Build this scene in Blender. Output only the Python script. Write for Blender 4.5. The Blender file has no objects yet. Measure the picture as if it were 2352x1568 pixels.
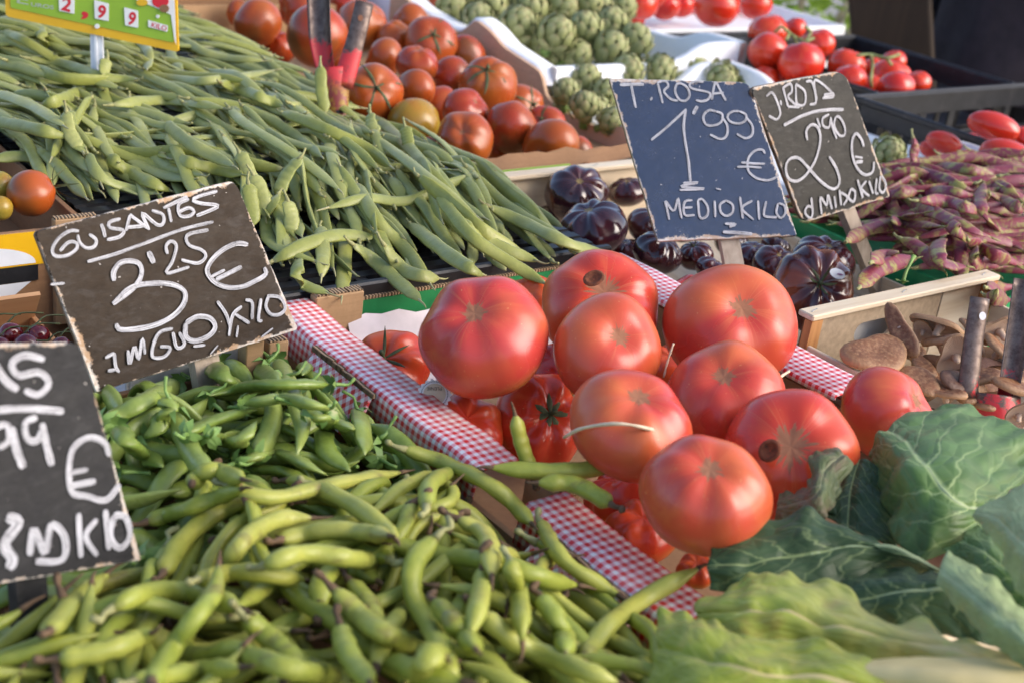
import bpy, math, random
import numpy as np
from mathutils import Vector, Matrix, noise as mnoise

# ------------------------------------------------------------------ camera, sky, sun, exposure
scene = bpy.context.scene
COL = scene.collection
R = random.Random(7)
CAM_H = 0.47                      # camera above the level of the crate rims (z = 0)
FPX = 3033.17                     # focal length in pixels of a 2352 x 1568 frame
CAM_ROT = np.array([[0.79197398, 0.15516304, -0.59050965],
                    [-0.59775455, 0.39405306, -0.69814876],
                    [0.12436525, 0.90589548, 0.40482918]])
cam_data = bpy.data.cameras.new('camera')
cam = bpy.data.objects.new('camera', cam_data)
COL.objects.link(cam)
cam.matrix_world = Matrix.Translation((0, 0, CAM_H)) @ Matrix(CAM_ROT.tolist()).to_4x4()
cam_data.sensor_width = 36.0
cam_data.lens = FPX / 2352 * 36.0
cam_data.clip_start = 0.05
cam_data.clip_end = 400
cam_data.dof.use_dof = True
cam_data.dof.focus_distance = 1.16
cam_data.dof.aperture_fstop = 7.5
scene.camera = cam

SUN_AZ = math.atan2(0.66, -0.75)      # compass angle of the sun (from +Y towards +X)
SUN_EL = math.radians(33)
world = bpy.data.worlds.new('World')
scene.world = world
world.use_nodes = True
wn = world.node_tree
for n in list(wn.nodes):
    wn.nodes.remove(n)
wsky = wn.nodes.new('ShaderNodeTexSky')
wsky.sky_type = 'NISHITA'
wsky.sun_disc = False
wsky.sun_elevation = SUN_EL
wsky.sun_rotation = SUN_AZ
wsky.dust_density = 2.5
wsky.air_density = 0.8
wbg = wn.nodes.new('ShaderNodeBackground')
wbg.inputs['Strength'].default_value = 0.15
wout = wn.nodes.new('ShaderNodeOutputWorld')
wn.links.new(wsky.outputs[0], wbg.inputs['Color'])
wn.links.new(wbg.outputs[0], wout.inputs['Surface'])

sun_d = bpy.data.lights.new('sun', 'SUN')
sun_d.energy = 0.75
sun_d.angle = math.radians(40)
sun_d.color = (1.0, 0.95, 0.89)
sun = bpy.data.objects.new('sun', sun_d)
COL.objects.link(sun)
sdir = Vector((math.sin(SUN_AZ) * math.cos(SUN_EL), math.cos(SUN_AZ) * math.cos(SUN_EL), math.sin(SUN_EL)))
sun.rotation_euler = sdir.to_track_quat('Z', 'Y').to_euler()

scene.view_settings.view_transform = 'Standard'
scene.view_settings.look = 'None'
scene.view_settings.exposure = 1.12
scene.view_settings.gamma = 1.0
scene.view_settings.use_curve_mapping = False
scene.render.engine = 'CYCLES'
scene.cycles.use_denoising = True
scene.cycles.max_bounces = 6
scene.cycles.diffuse_bounces = 3
scene.cycles.glossy_bounces = 3
scene.cycles.transmission_bounces = 2
scene.cycles.transparent_max_bounces = 4
scene.cycles.caustics_reflective = False
scene.cycles.caustics_refractive = False

# ------------------------------------------------------------------ pixel -> place
CAMP = np.array([0, 0, CAM_H])
def ray(u, v):
    return CAM_ROT @ np.array([(u - 1176) / FPX, -(v - 784) / FPX, -1.0])   # unit depth
def at_z(u, v, z=0.0):
    d = ray(u, v); return CAMP + d * ((z - CAM_H) / d[2])
def at_d(u, v, depth):
    return CAMP + ray(u, v) * depth
def at_x(u, v, x):
    d = ray(u, v); return CAMP + d * (x / d[0])
def at_y(u, v, y):
    d = ray(u, v); return CAMP + d * (y / d[1])
def at_plane(u, v, p0, n):
    d = ray(u, v); return CAMP + d * (np.dot(p0 - CAMP, n) / np.dot(d, n))
def proj(p):
    q = CAM_ROT.T @ (np.asarray(p, float) - CAMP); return 1176 - FPX * q[0] / q[2], 784 + FPX * q[1] / q[2]
def depth_of(p):
    return float(-(CAM_ROT.T @ (np.asarray(p) - CAMP))[2])
def norm(v):
    v = np.asarray(v, float); return v / (np.linalg.norm(v) + 1e-12)

# ------------------------------------------------------------------ objects
def tag(o, label=None, cat=None, group=None, kind=None):
    if label: o['label'] = label
    if cat: o['category'] = cat
    if group: o['group'] = group
    if kind: o['kind'] = kind
    return o

def add(name, verts, faces, mat, parent=None, origin=None, uvs=None, smooth=True, mats=None, fmat=None):
    """verts are world coordinates; origin is the object's world location (a child shares its root's)."""
    verts = np.asarray(verts, float)
    if origin is None:
        origin = np.array(parent['_o'][:]) if parent is not None else verts.mean(0)
    me = bpy.data.meshes.new(name)
    me.from_pydata((verts - origin).tolist(), [], faces)
    if uvs is not None:
        uvs = np.asarray(uvs, float)
        lay = me.uv_layers.new(name='UVMap')
        idx = np.zeros(len(me.loops), dtype=np.int32)
        me.loops.foreach_get('vertex_index', idx)
        lay.data.foreach_set('uv', uvs[idx].astype(np.float32).ravel())
    if smooth:
        me.polygons.foreach_set('use_smooth', [True] * len(me.polygons))
    for m in (mats or [mat]):
        me.materials.append(m)
    if fmat is not None:
        me.polygons.foreach_set('material_index', fmat)
    o = bpy.data.objects.new(name, me)
    COL.objects.link(o)
    o['_o'] = [float(x) for x in origin]
    if parent is not None:
        o.parent = parent
        po = np.array(parent['_o'][:])
        o.location = Vector(origin - po)
    else:
        o.location = Vector(origin)
    return o

def empty(name, loc):
    o = bpy.data.objects.new(name, None)
    o.empty_display_size = 0.05
    COL.objects.link(o)
    o.location = Vector(loc)
    o['_o'] = [float(x) for x in loc]
    return o

class MB:
    """collects shapes, then becomes one mesh object"""
    def __init__(s): s.v = []; s.f = []; s.uv = []; s.m = []
    def quad_strip(s, *a): pass
    def raw(s, v, f, uv=None, m=0):
        b = len(s.v)
        v = [tuple(map(float, p)) for p in v]
        s.v += v; s.f += [tuple(i + b for i in q) for q in f]
        s.uv += ([tuple(map(float, q)) for q in uv] if uv is not None else [(0.0, 0.0)] * len(v))
        s.m += [m] * len(f)
    def box(s, lo, hi, m=0, bev=0.0):
        x0, y0, z0 = lo; x1, y1, z1 = hi
        if bev <= 0:
            v = [(x, y, z) for z in (z0, z1) for y in (y0, y1) for x in (x0, x1)]
            s.raw(v, [(0, 2, 3, 1), (4, 5, 7, 6), (0, 1, 5, 4), (2, 6, 7, 3), (0, 4, 6, 2), (1, 3, 7, 5)], m=m)
        else:
            b = min(bev, (x1 - x0) * .45, (y1 - y0) * .45, (z1 - z0) * .45)
            prof = [(z0, b), (z0 + b, 0), (z1 - b, 0), (z1, b)]
            v = []
            for z, i in prof:
                a0, a1, c0, c1 = x0 + i, x1 - i, y0 + i, y1 - i
                k = b if i == 0 else b * .5
                v += [(a0 + k, c0, z), (a1 - k, c0, z), (a1, c0 + k, z), (a1, c1 - k, z), (a1 - k, c1, z), (a0 + k, c1, z), (a0, c1 - k, z), (a0, c0 + k, z)]
            f = [tuple(range(7, -1, -1)), tuple(range(24, 32))]
            for r in range(3):
                for i in range(8):
                    j = (i + 1) % 8
                    f.append((r * 8 + i, r * 8 + j, r * 8 + 8 + j, r * 8 + 8 + i))
            s.raw(v, f, m=m)
    def obox(s, c, ax, ay, az, h, m=0):
        """oriented box: centre, three unit axes, half sizes"""
        c = np.asarray(c, float); ax, ay, az = (np.asarray(k, float) for k in (ax, ay, az))
        v = [c + ax * h[0] * i + ay * h[1] * j + az * h[2] * k for k in (-1, 1) for j in (-1, 1) for i in (-1, 1)]
        s.raw(v, [(0, 2, 3, 1), (4, 5, 7, 6), (0, 1, 5, 4), (2, 6, 7, 3), (0, 4, 6, 2), (1, 3, 7, 5)], m=m)
    def build(s, name, mat, parent=None, origin=None, smooth=False, mats=None):
        return add(name, s.v, s.f, mat, parent, origin, s.uv, smooth, mats, s.m if mats else None)

def spline(P, n):
    """Catmull-Rom through the points, n samples"""
    P = np.asarray(P, float)
    if len(P) == 2:
        t = np.linspace(0, 1, n)[:, None]; return P[0] * (1 - t) + P[1] * t
    Q = np.vstack([2 * P[0] - P[1], P, 2 * P[-1] - P[-2]])
    out = []
    for t in np.linspace(0, len(P) - 1 - 1e-9, n):
        i = int(t); f = t - i
        p0, p1, p2, p3 = Q[i], Q[i + 1], Q[i + 2], Q[i + 3]
        out.append(.5 * (2 * p1 + (p2 - p0) * f + (2 * p0 - 5 * p1 + 4 * p2 - p3) * f * f + (3 * p1 - p0 - 3 * p2 + p3) * f ** 3))
    return np.array(out)

def resample(P, n):
    P = np.asarray(P, float)
    d = np.r_[0, np.cumsum(np.linalg.norm(np.diff(P, axis=0), axis=1))]
    t = np.linspace(0, d[-1], n)
    return np.stack([np.interp(t, d, P[:, k]) for k in range(P.shape[1])], 1), d[-1]

def tube_geo(path, rad, k=7, cap=True):
    path = np.asarray(path, float); n = len(path)
    rad = np.broadcast_to(np.asarray(rad, float), (n,))
    T = np.gradient(path, axis=0); T /= np.linalg.norm(T, axis=1)[:, None] + 1e-12
    up = np.array([0, 0, 1.0]) if abs(T[0][2]) < .9 else np.array([1.0, 0, 0])
    v = []; uv = []
    s = norm(np.cross(T[0], up))
    for i in range(n):
        s = norm(s - T[i] * np.dot(s, T[i])); nn = np.cross(s, T[i])
        for j in range(k):
            a = 2 * math.pi * j / k
            v.append(path[i] + rad[i] * (math.cos(a) * s + math.sin(a) * nn)); uv.append((i / (n - 1), j / k))
    f = [(i * k + j, i * k + (j + 1) % k, (i + 1) * k + (j + 1) % k, (i + 1) * k + j) for i in range(n - 1) for j in range(k)]
    if cap:
        f.append(tuple(range(k - 1, -1, -1))); f.append(tuple(range((n - 1) * k, n * k)))
    return v, f, uv

# ------------------------------------------------------------------ materials
class NT:
    def __init__(s, name):
        s.m = bpy.data.materials.new(name); s.m.use_nodes = True
        s.t = s.m.node_tree; s.b = s.t.nodes['Principled BSDF']; s.out = s.t.nodes['Material Output']
    def put(s, sock, val):
        if isinstance(val, bpy.types.NodeSocket): s.t.links.new(val, sock)
        elif isinstance(val, (tuple, list)) and len(val) == 3 and sock.type == 'RGBA': sock.default_value = (*val, 1)
        else: sock.default_value = val
    def n(s, typ, ins=None, **attr):
        nd = s.t.nodes.new('ShaderNode' + typ)
        for k, v in attr.items(): setattr(nd, k, v)
        for k, v in (ins or {}).items(): s.put(nd.inputs[k], v)
        return nd
    def P(s, **kw):
        for k, v in kw.items():
            s.put(s.b.inputs[k.replace('_', ' ')], v)
    def coord(s, w='Object'): return s.n('TexCoord').outputs[w]
    def rand(s): return s.n('ObjectInfo').outputs['Random']
    def noise(s, scale, vec=None, detail=3, rough=.55, dist=0):
        nd = s.n('TexNoise', {'Scale': scale, 'Detail': detail, 'Roughness': rough, 'Distortion': dist, 'Vector': vec or s.coord()})
        return nd.outputs['Fac']
    def mix(s, f, a, b, bt='MIX'):
        nd = s.n('Mix', data_type='RGBA', blend_type=bt)
        s.put(nd.inputs[0], f); s.put(nd.inputs[6], a); s.put(nd.inputs[7], b)
        return nd.outputs[2]
    def ma(s, op, a, b=0.0, c=0.0):
        nd = s.n('Math', operation=op); s.put(nd.inputs[0], a); s.put(nd.inputs[1], b); s.put(nd.inputs[2], c); return nd.outputs[0]
    def mr(s, v, a, b, c=0.0, d=1.0):
        nd = s.n('MapRange', {'Value': v, 'From Min': a, 'From Max': b, 'To Min': c, 'To Max': d}); return nd.outputs[0]
    def ramp(s, f, st, interp='LINEAR'):
        nd = s.n('ValToRGB', {'Fac': f}); cr = nd.color_ramp; cr.interpolation = interp
        while len(cr.elements) < len(st): cr.elements.new(.5)
        for e, (p, c) in zip(cr.elements, st): e.position = p; e.color = (*c, 1)
        return nd.outputs[0]
    def uv(s):
        sp = s.n('SeparateXYZ', {0: s.coord('UV')}); return sp.outputs[0], sp.outputs[1]
    def xyz(s, w='Object'):
        sp = s.n('SeparateXYZ', {0: s.coord(w)}); return sp.outputs
    def vec(s, x, y, z=0.0):
        c = s.n('CombineXYZ'); s.put(c.inputs[0], x); s.put(c.inputs[1], y); s.put(c.inputs[2], z); return c.outputs[0]
    def bump(s, h, strength=.3, dist=.002):
        nd = s.n('Bump', {'Height': h, 'Strength': strength, 'Distance': dist}); s.put(s.b.inputs['Normal'], nd.outputs[0])
    def scaled(s, sx, sy, sz, w='Object', off=None):
        nd = s.n('Mapping', {'Vector': s.coord(w), 'Scale': (sx, sy, sz)}); return nd.outputs[0]
    def rvec(s, w='Object'):
        """object coordinates shifted by the object's own random number, so copies differ"""
        a = s.n('VectorMath', operation='ADD'); s.put(a.inputs[0], s.coord(w))
        sc = s.n('VectorMath', operation='SCALE'); s.put(sc.inputs[0], (7.3, 3.1, 5.7)); s.put(sc.inputs['Scale'], s.rand())
        s.put(a.inputs[1], sc.outputs[0]); return a.outputs[0]

def pod_mat(name, cols, seam, tip, rough=.42, blot=None, blot_amt=0.0, bscale=22, sheen=.0, seamw=.035, spec=.4):
    t = NT(name); u, v = t.uv(); rv = t.rvec()
    base = t.ramp(t.rand(), [(i / (len(cols) - 1), c) for i, c in enumerate(cols)])
    nz = t.noise(26, rv, 3)
    c = t.mix(t.mr(nz, .3, .75, 0, .55), base, cols[0])
    c = t.mix(t.mr(t.noise(140, rv, 2), .35, .8, 0, .22), c, tuple(min(1, k * 1.6) for k in cols[-1]))
    if blot is not None:
        bn = t.noise(bscale, rv, 6, .72, .6)
        c = t.mix(t.mr(bn, .5 - blot_amt, .62 - blot_amt, 0, .95), c, blot)
    d = t.ma('ABSOLUTE', t.ma('SUBTRACT', t.ma('FRACT', t.ma('ADD', t.ma('MULTIPLY', v, 2.0), .5)), .5))   # 0 on both seams
    c = t.mix(t.mr(d, seamw * .4, seamw, .75, 0), c, seam)
    e = t.ma('MINIMUM', u, t.ma('SUBTRACT', 1.0, u))
    c = t.mix(t.mr(t.ma('ADD', e, t.mr(nz, .3, .7, -.02, .02)), .0, .05, .8, 0), c, tip)
    # a few scars and rub marks
    sc = t.noise(55, rv, 4, .7)
    c = t.mix(t.mr(sc, .66, .72, 0, .55), c, tuple(.55 * a + .45 * b for a, b in zip(cols[0], (.20, .12, .04))))
    t.P(Base_Color=c, Roughness=t.mr(nz, .3, .7, rough - .07, rough + .1), Specular_IOR_Level=spec, Sheen_Weight=sheen, Sheen_Roughness=.4,
        Subsurface_Weight=.06, Subsurface_Radius=(.3, .5, .1), Subsurface_Scale=.006)
    t.bump(t.ma('ADD', t.noise(330, rv, 2), t.ma('MULTIPLY', nz, 1.5)), .25, .0012)
    return t.m

def fruit_mat(name, cols, blot, scar=0.0, star=6, streak=(.75, .22, .06), rough=.29, coat=.06, lowblot=None, blotamt=.56, rayamp=.42, scarcol=(.40, .165, .085), sub=.08, freckle=0):
    """UV: u round the axis, v 0 at the stem pole .. 1 at the blossom pole"""
    t = NT(name); u, v = t.uv(); rv = t.rvec()
    cols = list(cols) if len(cols) > 1 else [cols[0], cols[0]]
    base = t.ramp(t.rand(), [(i / max(1, len(cols) - 1), c) for i, c in enumerate(cols)])
    n1 = t.noise(13, rv, 2, .5, .3)
    c = t.mix(t.mr(n1, blotamt - .13, blotamt + .16, 0, .85), base, blot)
    st = t.noise(9, t.vec(t.ma('MULTIPLY', u, 2.6), t.ma('MULTIPLY', v, .5), t.ma('MULTIPLY', t.rand(), 30.0)), 2, .5)
    c = t.mix(t.mr(st, .52, .8, 0, .22), c, streak)
    if lowblot is not None:
        n2 = t.noise(17, rv, 2, .5, .5)
        c = t.mix(t.ma('MULTIPLY', t.mr(n2, .44, .60, 0, .8), t.mr(v, .42, .62, 0, 1)), c, lowblot)
    rgh = t.mr(n1, .3, .7, rough - .05, rough + .07)
    if scar > 0:
        ang = t.ma('MULTIPLY', u, 2 * math.pi)
        wob = t.ma('MULTIPLY', t.ma('SUBTRACT', t.noise(5, t.vec(t.ma('COSINE', ang), t.ma('SINE', ang), t.ma('MULTIPLY', t.rand(), 40.0)), 3, .6), .5), 1.0)
        ray_ = t.ma('POWER', t.ma('ABSOLUTE', t.ma('COSINE', t.ma('ADD', t.ma('MULTIPLY', ang, star / 2), t.ma('MULTIPLY', wob, 7.0)))), 9.0)
        r0 = t.ma('MULTIPLY', t.ma('ADD', t.ma('ADD', .80, t.ma('MULTIPLY', ray_, rayamp)), t.ma('MULTIPLY', wob, 1.8 if rayamp > .2 else 3.2)), scar)
        rel = t.ma('DIVIDE', v, r0)
        # pale lines running away from the scar
        line = t.ma('MULTIPLY', t.ma('POWER', ray_, 12.0), t.mr(v, scar * .5, scar * 4.5, .28, 0))
        c = t.mix(line, c, (.78, .34, .13))
        sm = t.mr(rel, .86, 1.0, 1, 0)
        cork = t.mix(t.noise(260, rv, 3, .7), scarcol, tuple(k * .6 for k in scarcol))
        c = t.mix(sm, c, cork)
        rgh = t.ma('MAXIMUM', rgh, t.ma('MULTIPLY', sm, .85))
    if freckle:
        c = t.mix(t.mr(t.noise(420, rv, 2), .70, .76, 0, .5), c, (.75, .40, .16))
    t.P(Base_Color=c, Roughness=rgh, Coat_Weight=coat, Coat_Roughness=.12, Subsurface_Weight=sub, Subsurface_Radius=(.9, .25, .1), Subsurface_Scale=.012, Specular_IOR_Level=.45)
    t.bump(t.noise(38, rv, 2), .3, .0016)
    return t.m

def plain(name, c, rough=.6, var=.25, scale=60, bump=.15, metal=0.0, dark=None, spec=.4, **kw):
    t = NT(name); rv = t.rvec(); nz = t.noise(scale, rv, 4)
    col = t.mix(t.mr(nz, .3, .7, 0, 1), tuple(k * (1 - var) for k in c), tuple(min(1, k * (1 + var * .6)) for k in c))
    if dark: col = t.mix(t.mr(t.noise(scale * .35, rv, 5, .7), .58, .7, 0, .8), col, dark)
    t.P(Base_Color=col, Roughness=rough, Metallic=metal, Specular_IOR_Level=spec, **kw)
    if bump: t.bump(t.noise(scale * 4, rv, 3), bump, .001)
    return t.m

def wood_mat(name, light, dark, axis=0, scale=1.0, rough=.6):
    t = NT(name); sc = [70, 70, 70]; sc[axis] = 5
    vv = t.scaled(*[k * scale for k in sc]); nz = t.noise(1.6, vv, 5, .65, .4)
    c = t.mix(t.mr(nz, .3, .72, 0, 1), light, dark)
    c = t.mix(t.mr(t.noise(9, None, 3), .55, .75, 0, .35), c, tuple(k * .6 for k in dark))
    t.P(Base_Color=c, Roughness=rough, Specular_IOR_Level=.3); t.bump(nz, .35, .0008)
    return t.m

def kraft(name, c=(.46, .29, .155), rough=.75):
    t = NT(name); nz = t.noise(180, None, 3); fl = t.noise(30, t.scaled(1, 1, 14), 3)
    col = t.mix(t.mr(nz, .3, .7, 0, .4), c, tuple(k * .72 for k in c))
    col = t.mix(t.mr(fl, .42, .7, 0, .35), col, tuple(k * .7 for k in c))
    col = t.mix(t.mr(t.noise(12, None, 4, .7), .58, .72, 0, .4), col, tuple(k * .5 for k in c))
    t.P(Base_Color=col, Roughness=rough, Specular_IOR_Level=.2); t.bump(t.ma('ADD', nz, fl), .3, .0008)
    return t.m

def corrugated(name):
    t = NT(name); w = t.n('TexWave', {'Scale': 90, 'Distortion': 3.0, 'Detail': 2, 'Vector': t.coord()}).outputs['Fac']
    t.P(Base_Color=t.mix(w, (.50, .34, .20), (.10, .06, .03)), Roughness=.85); t.bump(w, .8, .002); return t.m

def gingham(name, per=.0074, red=(.70, .03, .035)):
    """UV in metres"""
    t = NT(name); u, v = t.uv()
    def stripe(x):
        f = t.ma('FRACT', t.ma('DIVIDE', x, per)); return t.mr(t.ma('ABSOLUTE', t.ma('SUBTRACT', f, .5)), .235, .265, 1, 0)
    a, b = stripe(u), stripe(v)
    s = t.ma('MULTIPLY', t.ma('ADD', a, b), .5)
    c = t.ramp(s, [(0, (.88, .86, .85)), (.5, (.82, .40, .43)), (1, red)])
    c = t.mix(t.mr(t.noise(25, None, 4), .5, .8, 0, .25), c, (.6, .5, .42))
    t.P(Base_Color=c, Roughness=.32, Specular_IOR_Level=.5, Coat_Weight=.15, Coat_Roughness=.25); t.bump(t.noise(60), .15, .001)
    return t.m

def chalkboard(name, c=(.030, .026, .022), rough=.36, blue=0.0, wear=.012, spec=.35, coat=0.0, smear=.09):
    """UV 0..1 over the face: paint chipped to wood and filler along the edges"""
    t = NT(name); u, v = t.uv()
    e = t.ma('MINIMUM', t.ma('MINIMUM', u, t.ma('SUBTRACT', 1.0, u)), t.ma('MINIMUM', v, t.ma('SUBTRACT', 1.0, v)))
    n1 = t.noise(60, None, 5, .75); n2 = t.noise(14, None, 3)
    chip = t.mr(t.ma('SUBTRACT', t.ma('SUBTRACT', e, t.ma('MULTIPLY', t.mr(n1, .42, .85, 0, 1), .055)), wear * .15), -.004, .004, 1, 0)
    gr = t.noise(3, t.scaled(40, 40, 90), 4, .7)
    col = t.mix(t.mr(gr, .35, .75, 0, .6), c, tuple(k * 1.9 for k in c))
    col = t.mix(t.mr(n2, .5, .75, 0, .4), col, tuple(k * 2.4 + .004 for k in c))
    col = t.mix(t.mr(t.noise(5, t.scaled(9, 9, 22), 4, .7, .5), .52, .78, 0, smear), col, (.30, .29, .29))
    dots = t.mr(t.noise(210, None, 2), .735, .76, 0, .85)
    col = t.mix(dots, col, (.55, .50, .46))
    col = t.mix(chip, col, t.mix(t.mr(n1, .45, .6, 0, 1), (.68, .62, .55), (.42, .27, .16)))
    t.P(Base_Color=col, Roughness=t.mr(n1, .3, .75, rough - .06, rough + .18), Specular_IOR_Level=spec, Coat_Weight=coat, Coat_Roughness=.12)
    t.bump(t.ma('ADD', t.ma('MULTIPLY', gr, .7), t.ma('MULTIPLY', chip, -1.2)), .45, .0009)
    return t.m

def chalk(name):
    t = NT(name); u, v = t.uv()
    st = t.noise(1.0, t.vec(t.ma('MULTIPLY', u, 45.0), t.ma('MULTIPLY', v, 9.0), t.ma('MULTIPLY', t.rand(), 9.0)), 4, .75)
    wv = t.noise(1.0, t.vec(t.ma('MULTIPLY', u, 420.0), v), 2, .6)
    f = t.ma('ADD', t.mr(st, .40, .60, 0, .85), t.mr(wv, .56, .74, 0, .3))
    c = t.mix(f, (.68, .67, .70), (.06, .055, .055))
    t.P(Base_Color=c, Roughness=.75, Specular_IOR_Level=.2); t.bump(st, .3, .0006); return t.m

def leaf_mat(name, base, vein, back=None, veins=7, pale=None, rough=.45, sheen=.1, blotch=None, vs=1.0, trans=.12):
    """UV: u across (midrib at .5), v along from base 0 to tip 1"""
    t = NT(name); u, v = t.uv(); rv = t.rvec()
    du = t.ma('ABSOLUTE', t.ma('SUBTRACT', u, .5))
    wob = t.ma('MULTIPLY', t.ma('SUBTRACT', t.noise(6, t.coord('UV'), 3), .5), .22)
    mid = t.mr(t.ma('ADD', du, t.ma('MULTIPLY', wob, .04)), .006, .024, 1, 0)
    ph = t.ma('FRACT', t.ma('MULTIPLY', t.ma('ADD', t.ma('SUBTRACT', v, t.ma('MULTIPLY', du, .75 * vs)), wob), float(veins)))
    lat = t.ma('MULTIPLY', t.mr(t.ma('ABSOLUTE', t.ma('SUBTRACT', ph, .5)), .015, .075, 1, 0), t.mr(du, .0, .46, 1, .15))
    vor = t.n('TexVoronoi', {'Scale': 9, 'Randomness': .9, 'Vector': t.coord('UV')}, feature='DISTANCE_TO_EDGE').outputs['Distance']
    net = t.mr(vor, .0, .07, .5, 0)
    nz = t.noise(16, rv, 3)
    c = t.mix(t.mr(nz, .3, .72, 0, 1), base, tuple(k * .55 for k in base))
    c = t.mix(t.mr(t.noise(70, rv, 3), .4, .8, 0, .35), c, tuple(min(1, k * 1.7) for k in base))
    if blotch: c = t.mix(t.mr(t.noise(30, rv, 4, .7, .7), .5, .64, 0, .8), c, blotch)
    if pale: c = t.mix(t.ma('MULTIPLY', t.mr(v, .0, .75, 1, 0), t.mr(du, .1, .5, 1, .3)), c, pale)
    vm = t.ma('MAXIMUM', mid, t.ma('MAXIMUM', t.ma('MULTIPLY', lat, .75), t.ma('MULTIPLY', net, .16)))
    c = t.mix(vm, c, vein)
    if back: c = t.mix(t.n('NewGeometry').outputs['Backfacing'], c, back)
    t.P(Base_Color=c, Roughness=rough, Sheen_Weight=sheen, Specular_IOR_Level=.28)
    h = t.ma('ADD', t.mr(vor, 0, .25, 0, 1), t.ma('MULTIPLY', vm, -.7))
    t.bump(h, .30, .002)
    if trans:
        tr = t.n('BsdfTranslucent'); t.put(tr.inputs[0], c)
        ms = t.n('MixShader'); t.put(ms.inputs[0], trans); t.t.links.new(t.b.outputs[0], ms.inputs[1]); t.t.links.new(tr.outputs[0], ms.inputs[2])
        t.t.links.new(ms.outputs[0], t.out.inputs[0])
    return t.m

MAT = {}
MAT['flat_pod'] = pod_mat('flat_pod', [(.200, .225, .050), (.290, .305, .085), (.37, .38, .145), (.240, .270, .075), (.315, .315, .065)], (.26, .29, .050), (.40, .36, .20), .40, sheen=.08)
MAT['broad_pod'] = pod_mat('broad_pod', [(.23, .275, .034), (.33, .36, .060), (.43, .42, .095), (.28, .34, .055), (.37, .345, .060)], (.20, .25, .05), (.08, .05, .03), .42, blot=(.16, .13, .04), blot_amt=-.07, spec=.4)
MAT['pea_pod'] = pod_mat('pea_pod', [(.150, .215, .032), (.225, .295, .055), (.30, .36, .095)], (.17, .30, .06), (.30, .36, .12), .33, blot=(.36, .42, .16), blot_amt=-.13, spec=.5)
MAT['purple_pod'] = pod_mat('purple_pod', [(.22, .030, .060), (.15, .020, .045), (.25, .045, .060)], (.28, .22, .075), (.26, .27, .07), .45, blot=(.33, .30, .075), blot_amt=.01, bscale=62, sheen=.05)
MAT['pod_stem'] = plain('pod_stem', (.33, .32, .13), .6, .3, 90, dark=(.14, .08, .04))
MAT['dry_stem'] = plain('dry_stem', (.14, .085, .045), .8, .5, 120, dark=(.03, .02, .018))
MAT['pea_calyx'] = plain('pea_calyx', (.20, .33, .08), .5, .3, 90, dark=(.42, .38, .20))
MAT['calyx'] = plain('calyx', (.085, .105, .040), .65, .4, 120, dark=(.12, .085, .05))
MAT['vine'] = plain('vine', (.30, .34, .12), .6, .4, 90, dark=(.13, .10, .045))
MAT['beef'] = fruit_mat('beef_tomato_skin', [(.57, .058, .036), (.54, .050, .042), (.59, .082, .032)], (.65, .175, .042), scar=.046, lowblot=(.46, .22, .035), freckle=1)
MAT['beef_big'] = fruit_mat('beef_tomato_skin_wide_scar', [(.56, .046, .026), (.58, .050, .025)], (.64, .13, .03), scar=.085, star=5, freckle=1, rayamp=.15)
MAT['beef_low'] = fruit_mat('beef_tomato_skin_calyx', [(.55, .035, .02), (.60, .05, .02)], (.62, .13, .02), scar=.0, lowblot=(.5, .26, .03), freckle=1)
MAT['orange'] = fruit_mat('orange_brown_skin', [(.36, .040, .012), (.40, .075, .012), (.40, .028, .014), (.34, .060, .012)], (.38, .105, .014), scar=.035, lowblot=(.13, .060, .016), streak=(.40, .12, .015), rough=.27, sub=.05)
MAT['yellowish'] = fruit_mat('green_yellow_skin', [(.36, .20, .02), (.34, .23, .03)], (.25, .26, .045), scar=.03, lowblot=(.44, .12, .015), streak=(.40, .16, .02), rough=.28)
MAT['red'] = fruit_mat('red_tomato_skin', [(.66, .030, .010), (.62, .022, .012), (.68, .045, .010)], (.70, .055, .012), scar=.03, rough=.2, coat=.3)
MAT['plum'] = fruit_mat('plum_tomato_skin', [(.58, .022, .012), (.60, .03, .012)], (.63, .05, .014), scar=.03, rough=.22, coat=.3)
MAT['black_tom'] = fruit_mat('purple_black_skin', [(.030, .011, .015), (.055, .011, .014), (.036, .011, .026)], (.12, .018, .013), scar=.04, streak=(.09, .028, .018), rough=.15, coat=.6, scarcol=(.32, .22, .07), sub=0, blotamt=.60)
MAT['black_streak'] = fruit_mat('purple_orange_skin', [(.05, .014, .020)], (.34, .075, .015), scar=.03, streak=(.40, .11, .02), rough=.2, coat=.4, sub=0, blotamt=.47)
MAT['cherry'] = fruit_mat('cherry_skin', [(.16, .008, .014), (.06, .006, .016)], (.24, .012, .012), rough=.12, coat=.6, sub=0)
MAT['gingham'] = gingham('gingham_print')
MAT['kraft'] = kraft('kraft_board')
MAT['kraft_dark'] = kraft('kraft_board_brown', (.30, .165, .085))
MAT['wavy_tan'] = kraft('wavy_tan_wall', (.66, .43, .28))
MAT['corr'] = corrugated('corrugated_edge')
MAT['greenboard'] = plain('green_printed_board', (.02, .22, .07), .5, .15)
MAT['wood_x'] = wood_mat('poplar_wood', (.76, .66, .50), (.62, .48, .32), 0)
MAT['wood_y'] = wood_mat('poplar_wood_across', (.76, .66, .50), (.60, .45, .29), 1)
MAT['fibre'] = plain('fibreboard', (.46, .35, .235), .8, .2, 150)
MAT['endgrain'] = wood_mat('orange_end_wood', (.52, .27, .10), (.34, .14, .05), 2, 1.2)
MAT['stake'] = wood_mat('weathered_stake', (.50, .41, .32), (.30, .23, .17), 2, 1.0)
MAT['foam'] = plain('white_foam', (.86, .86, .86), .5, .04, 220, .2)
MAT['white_plastic'] = plain('white_plastic', (.72, .74, .78), .4, .08, 40, .05)
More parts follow.
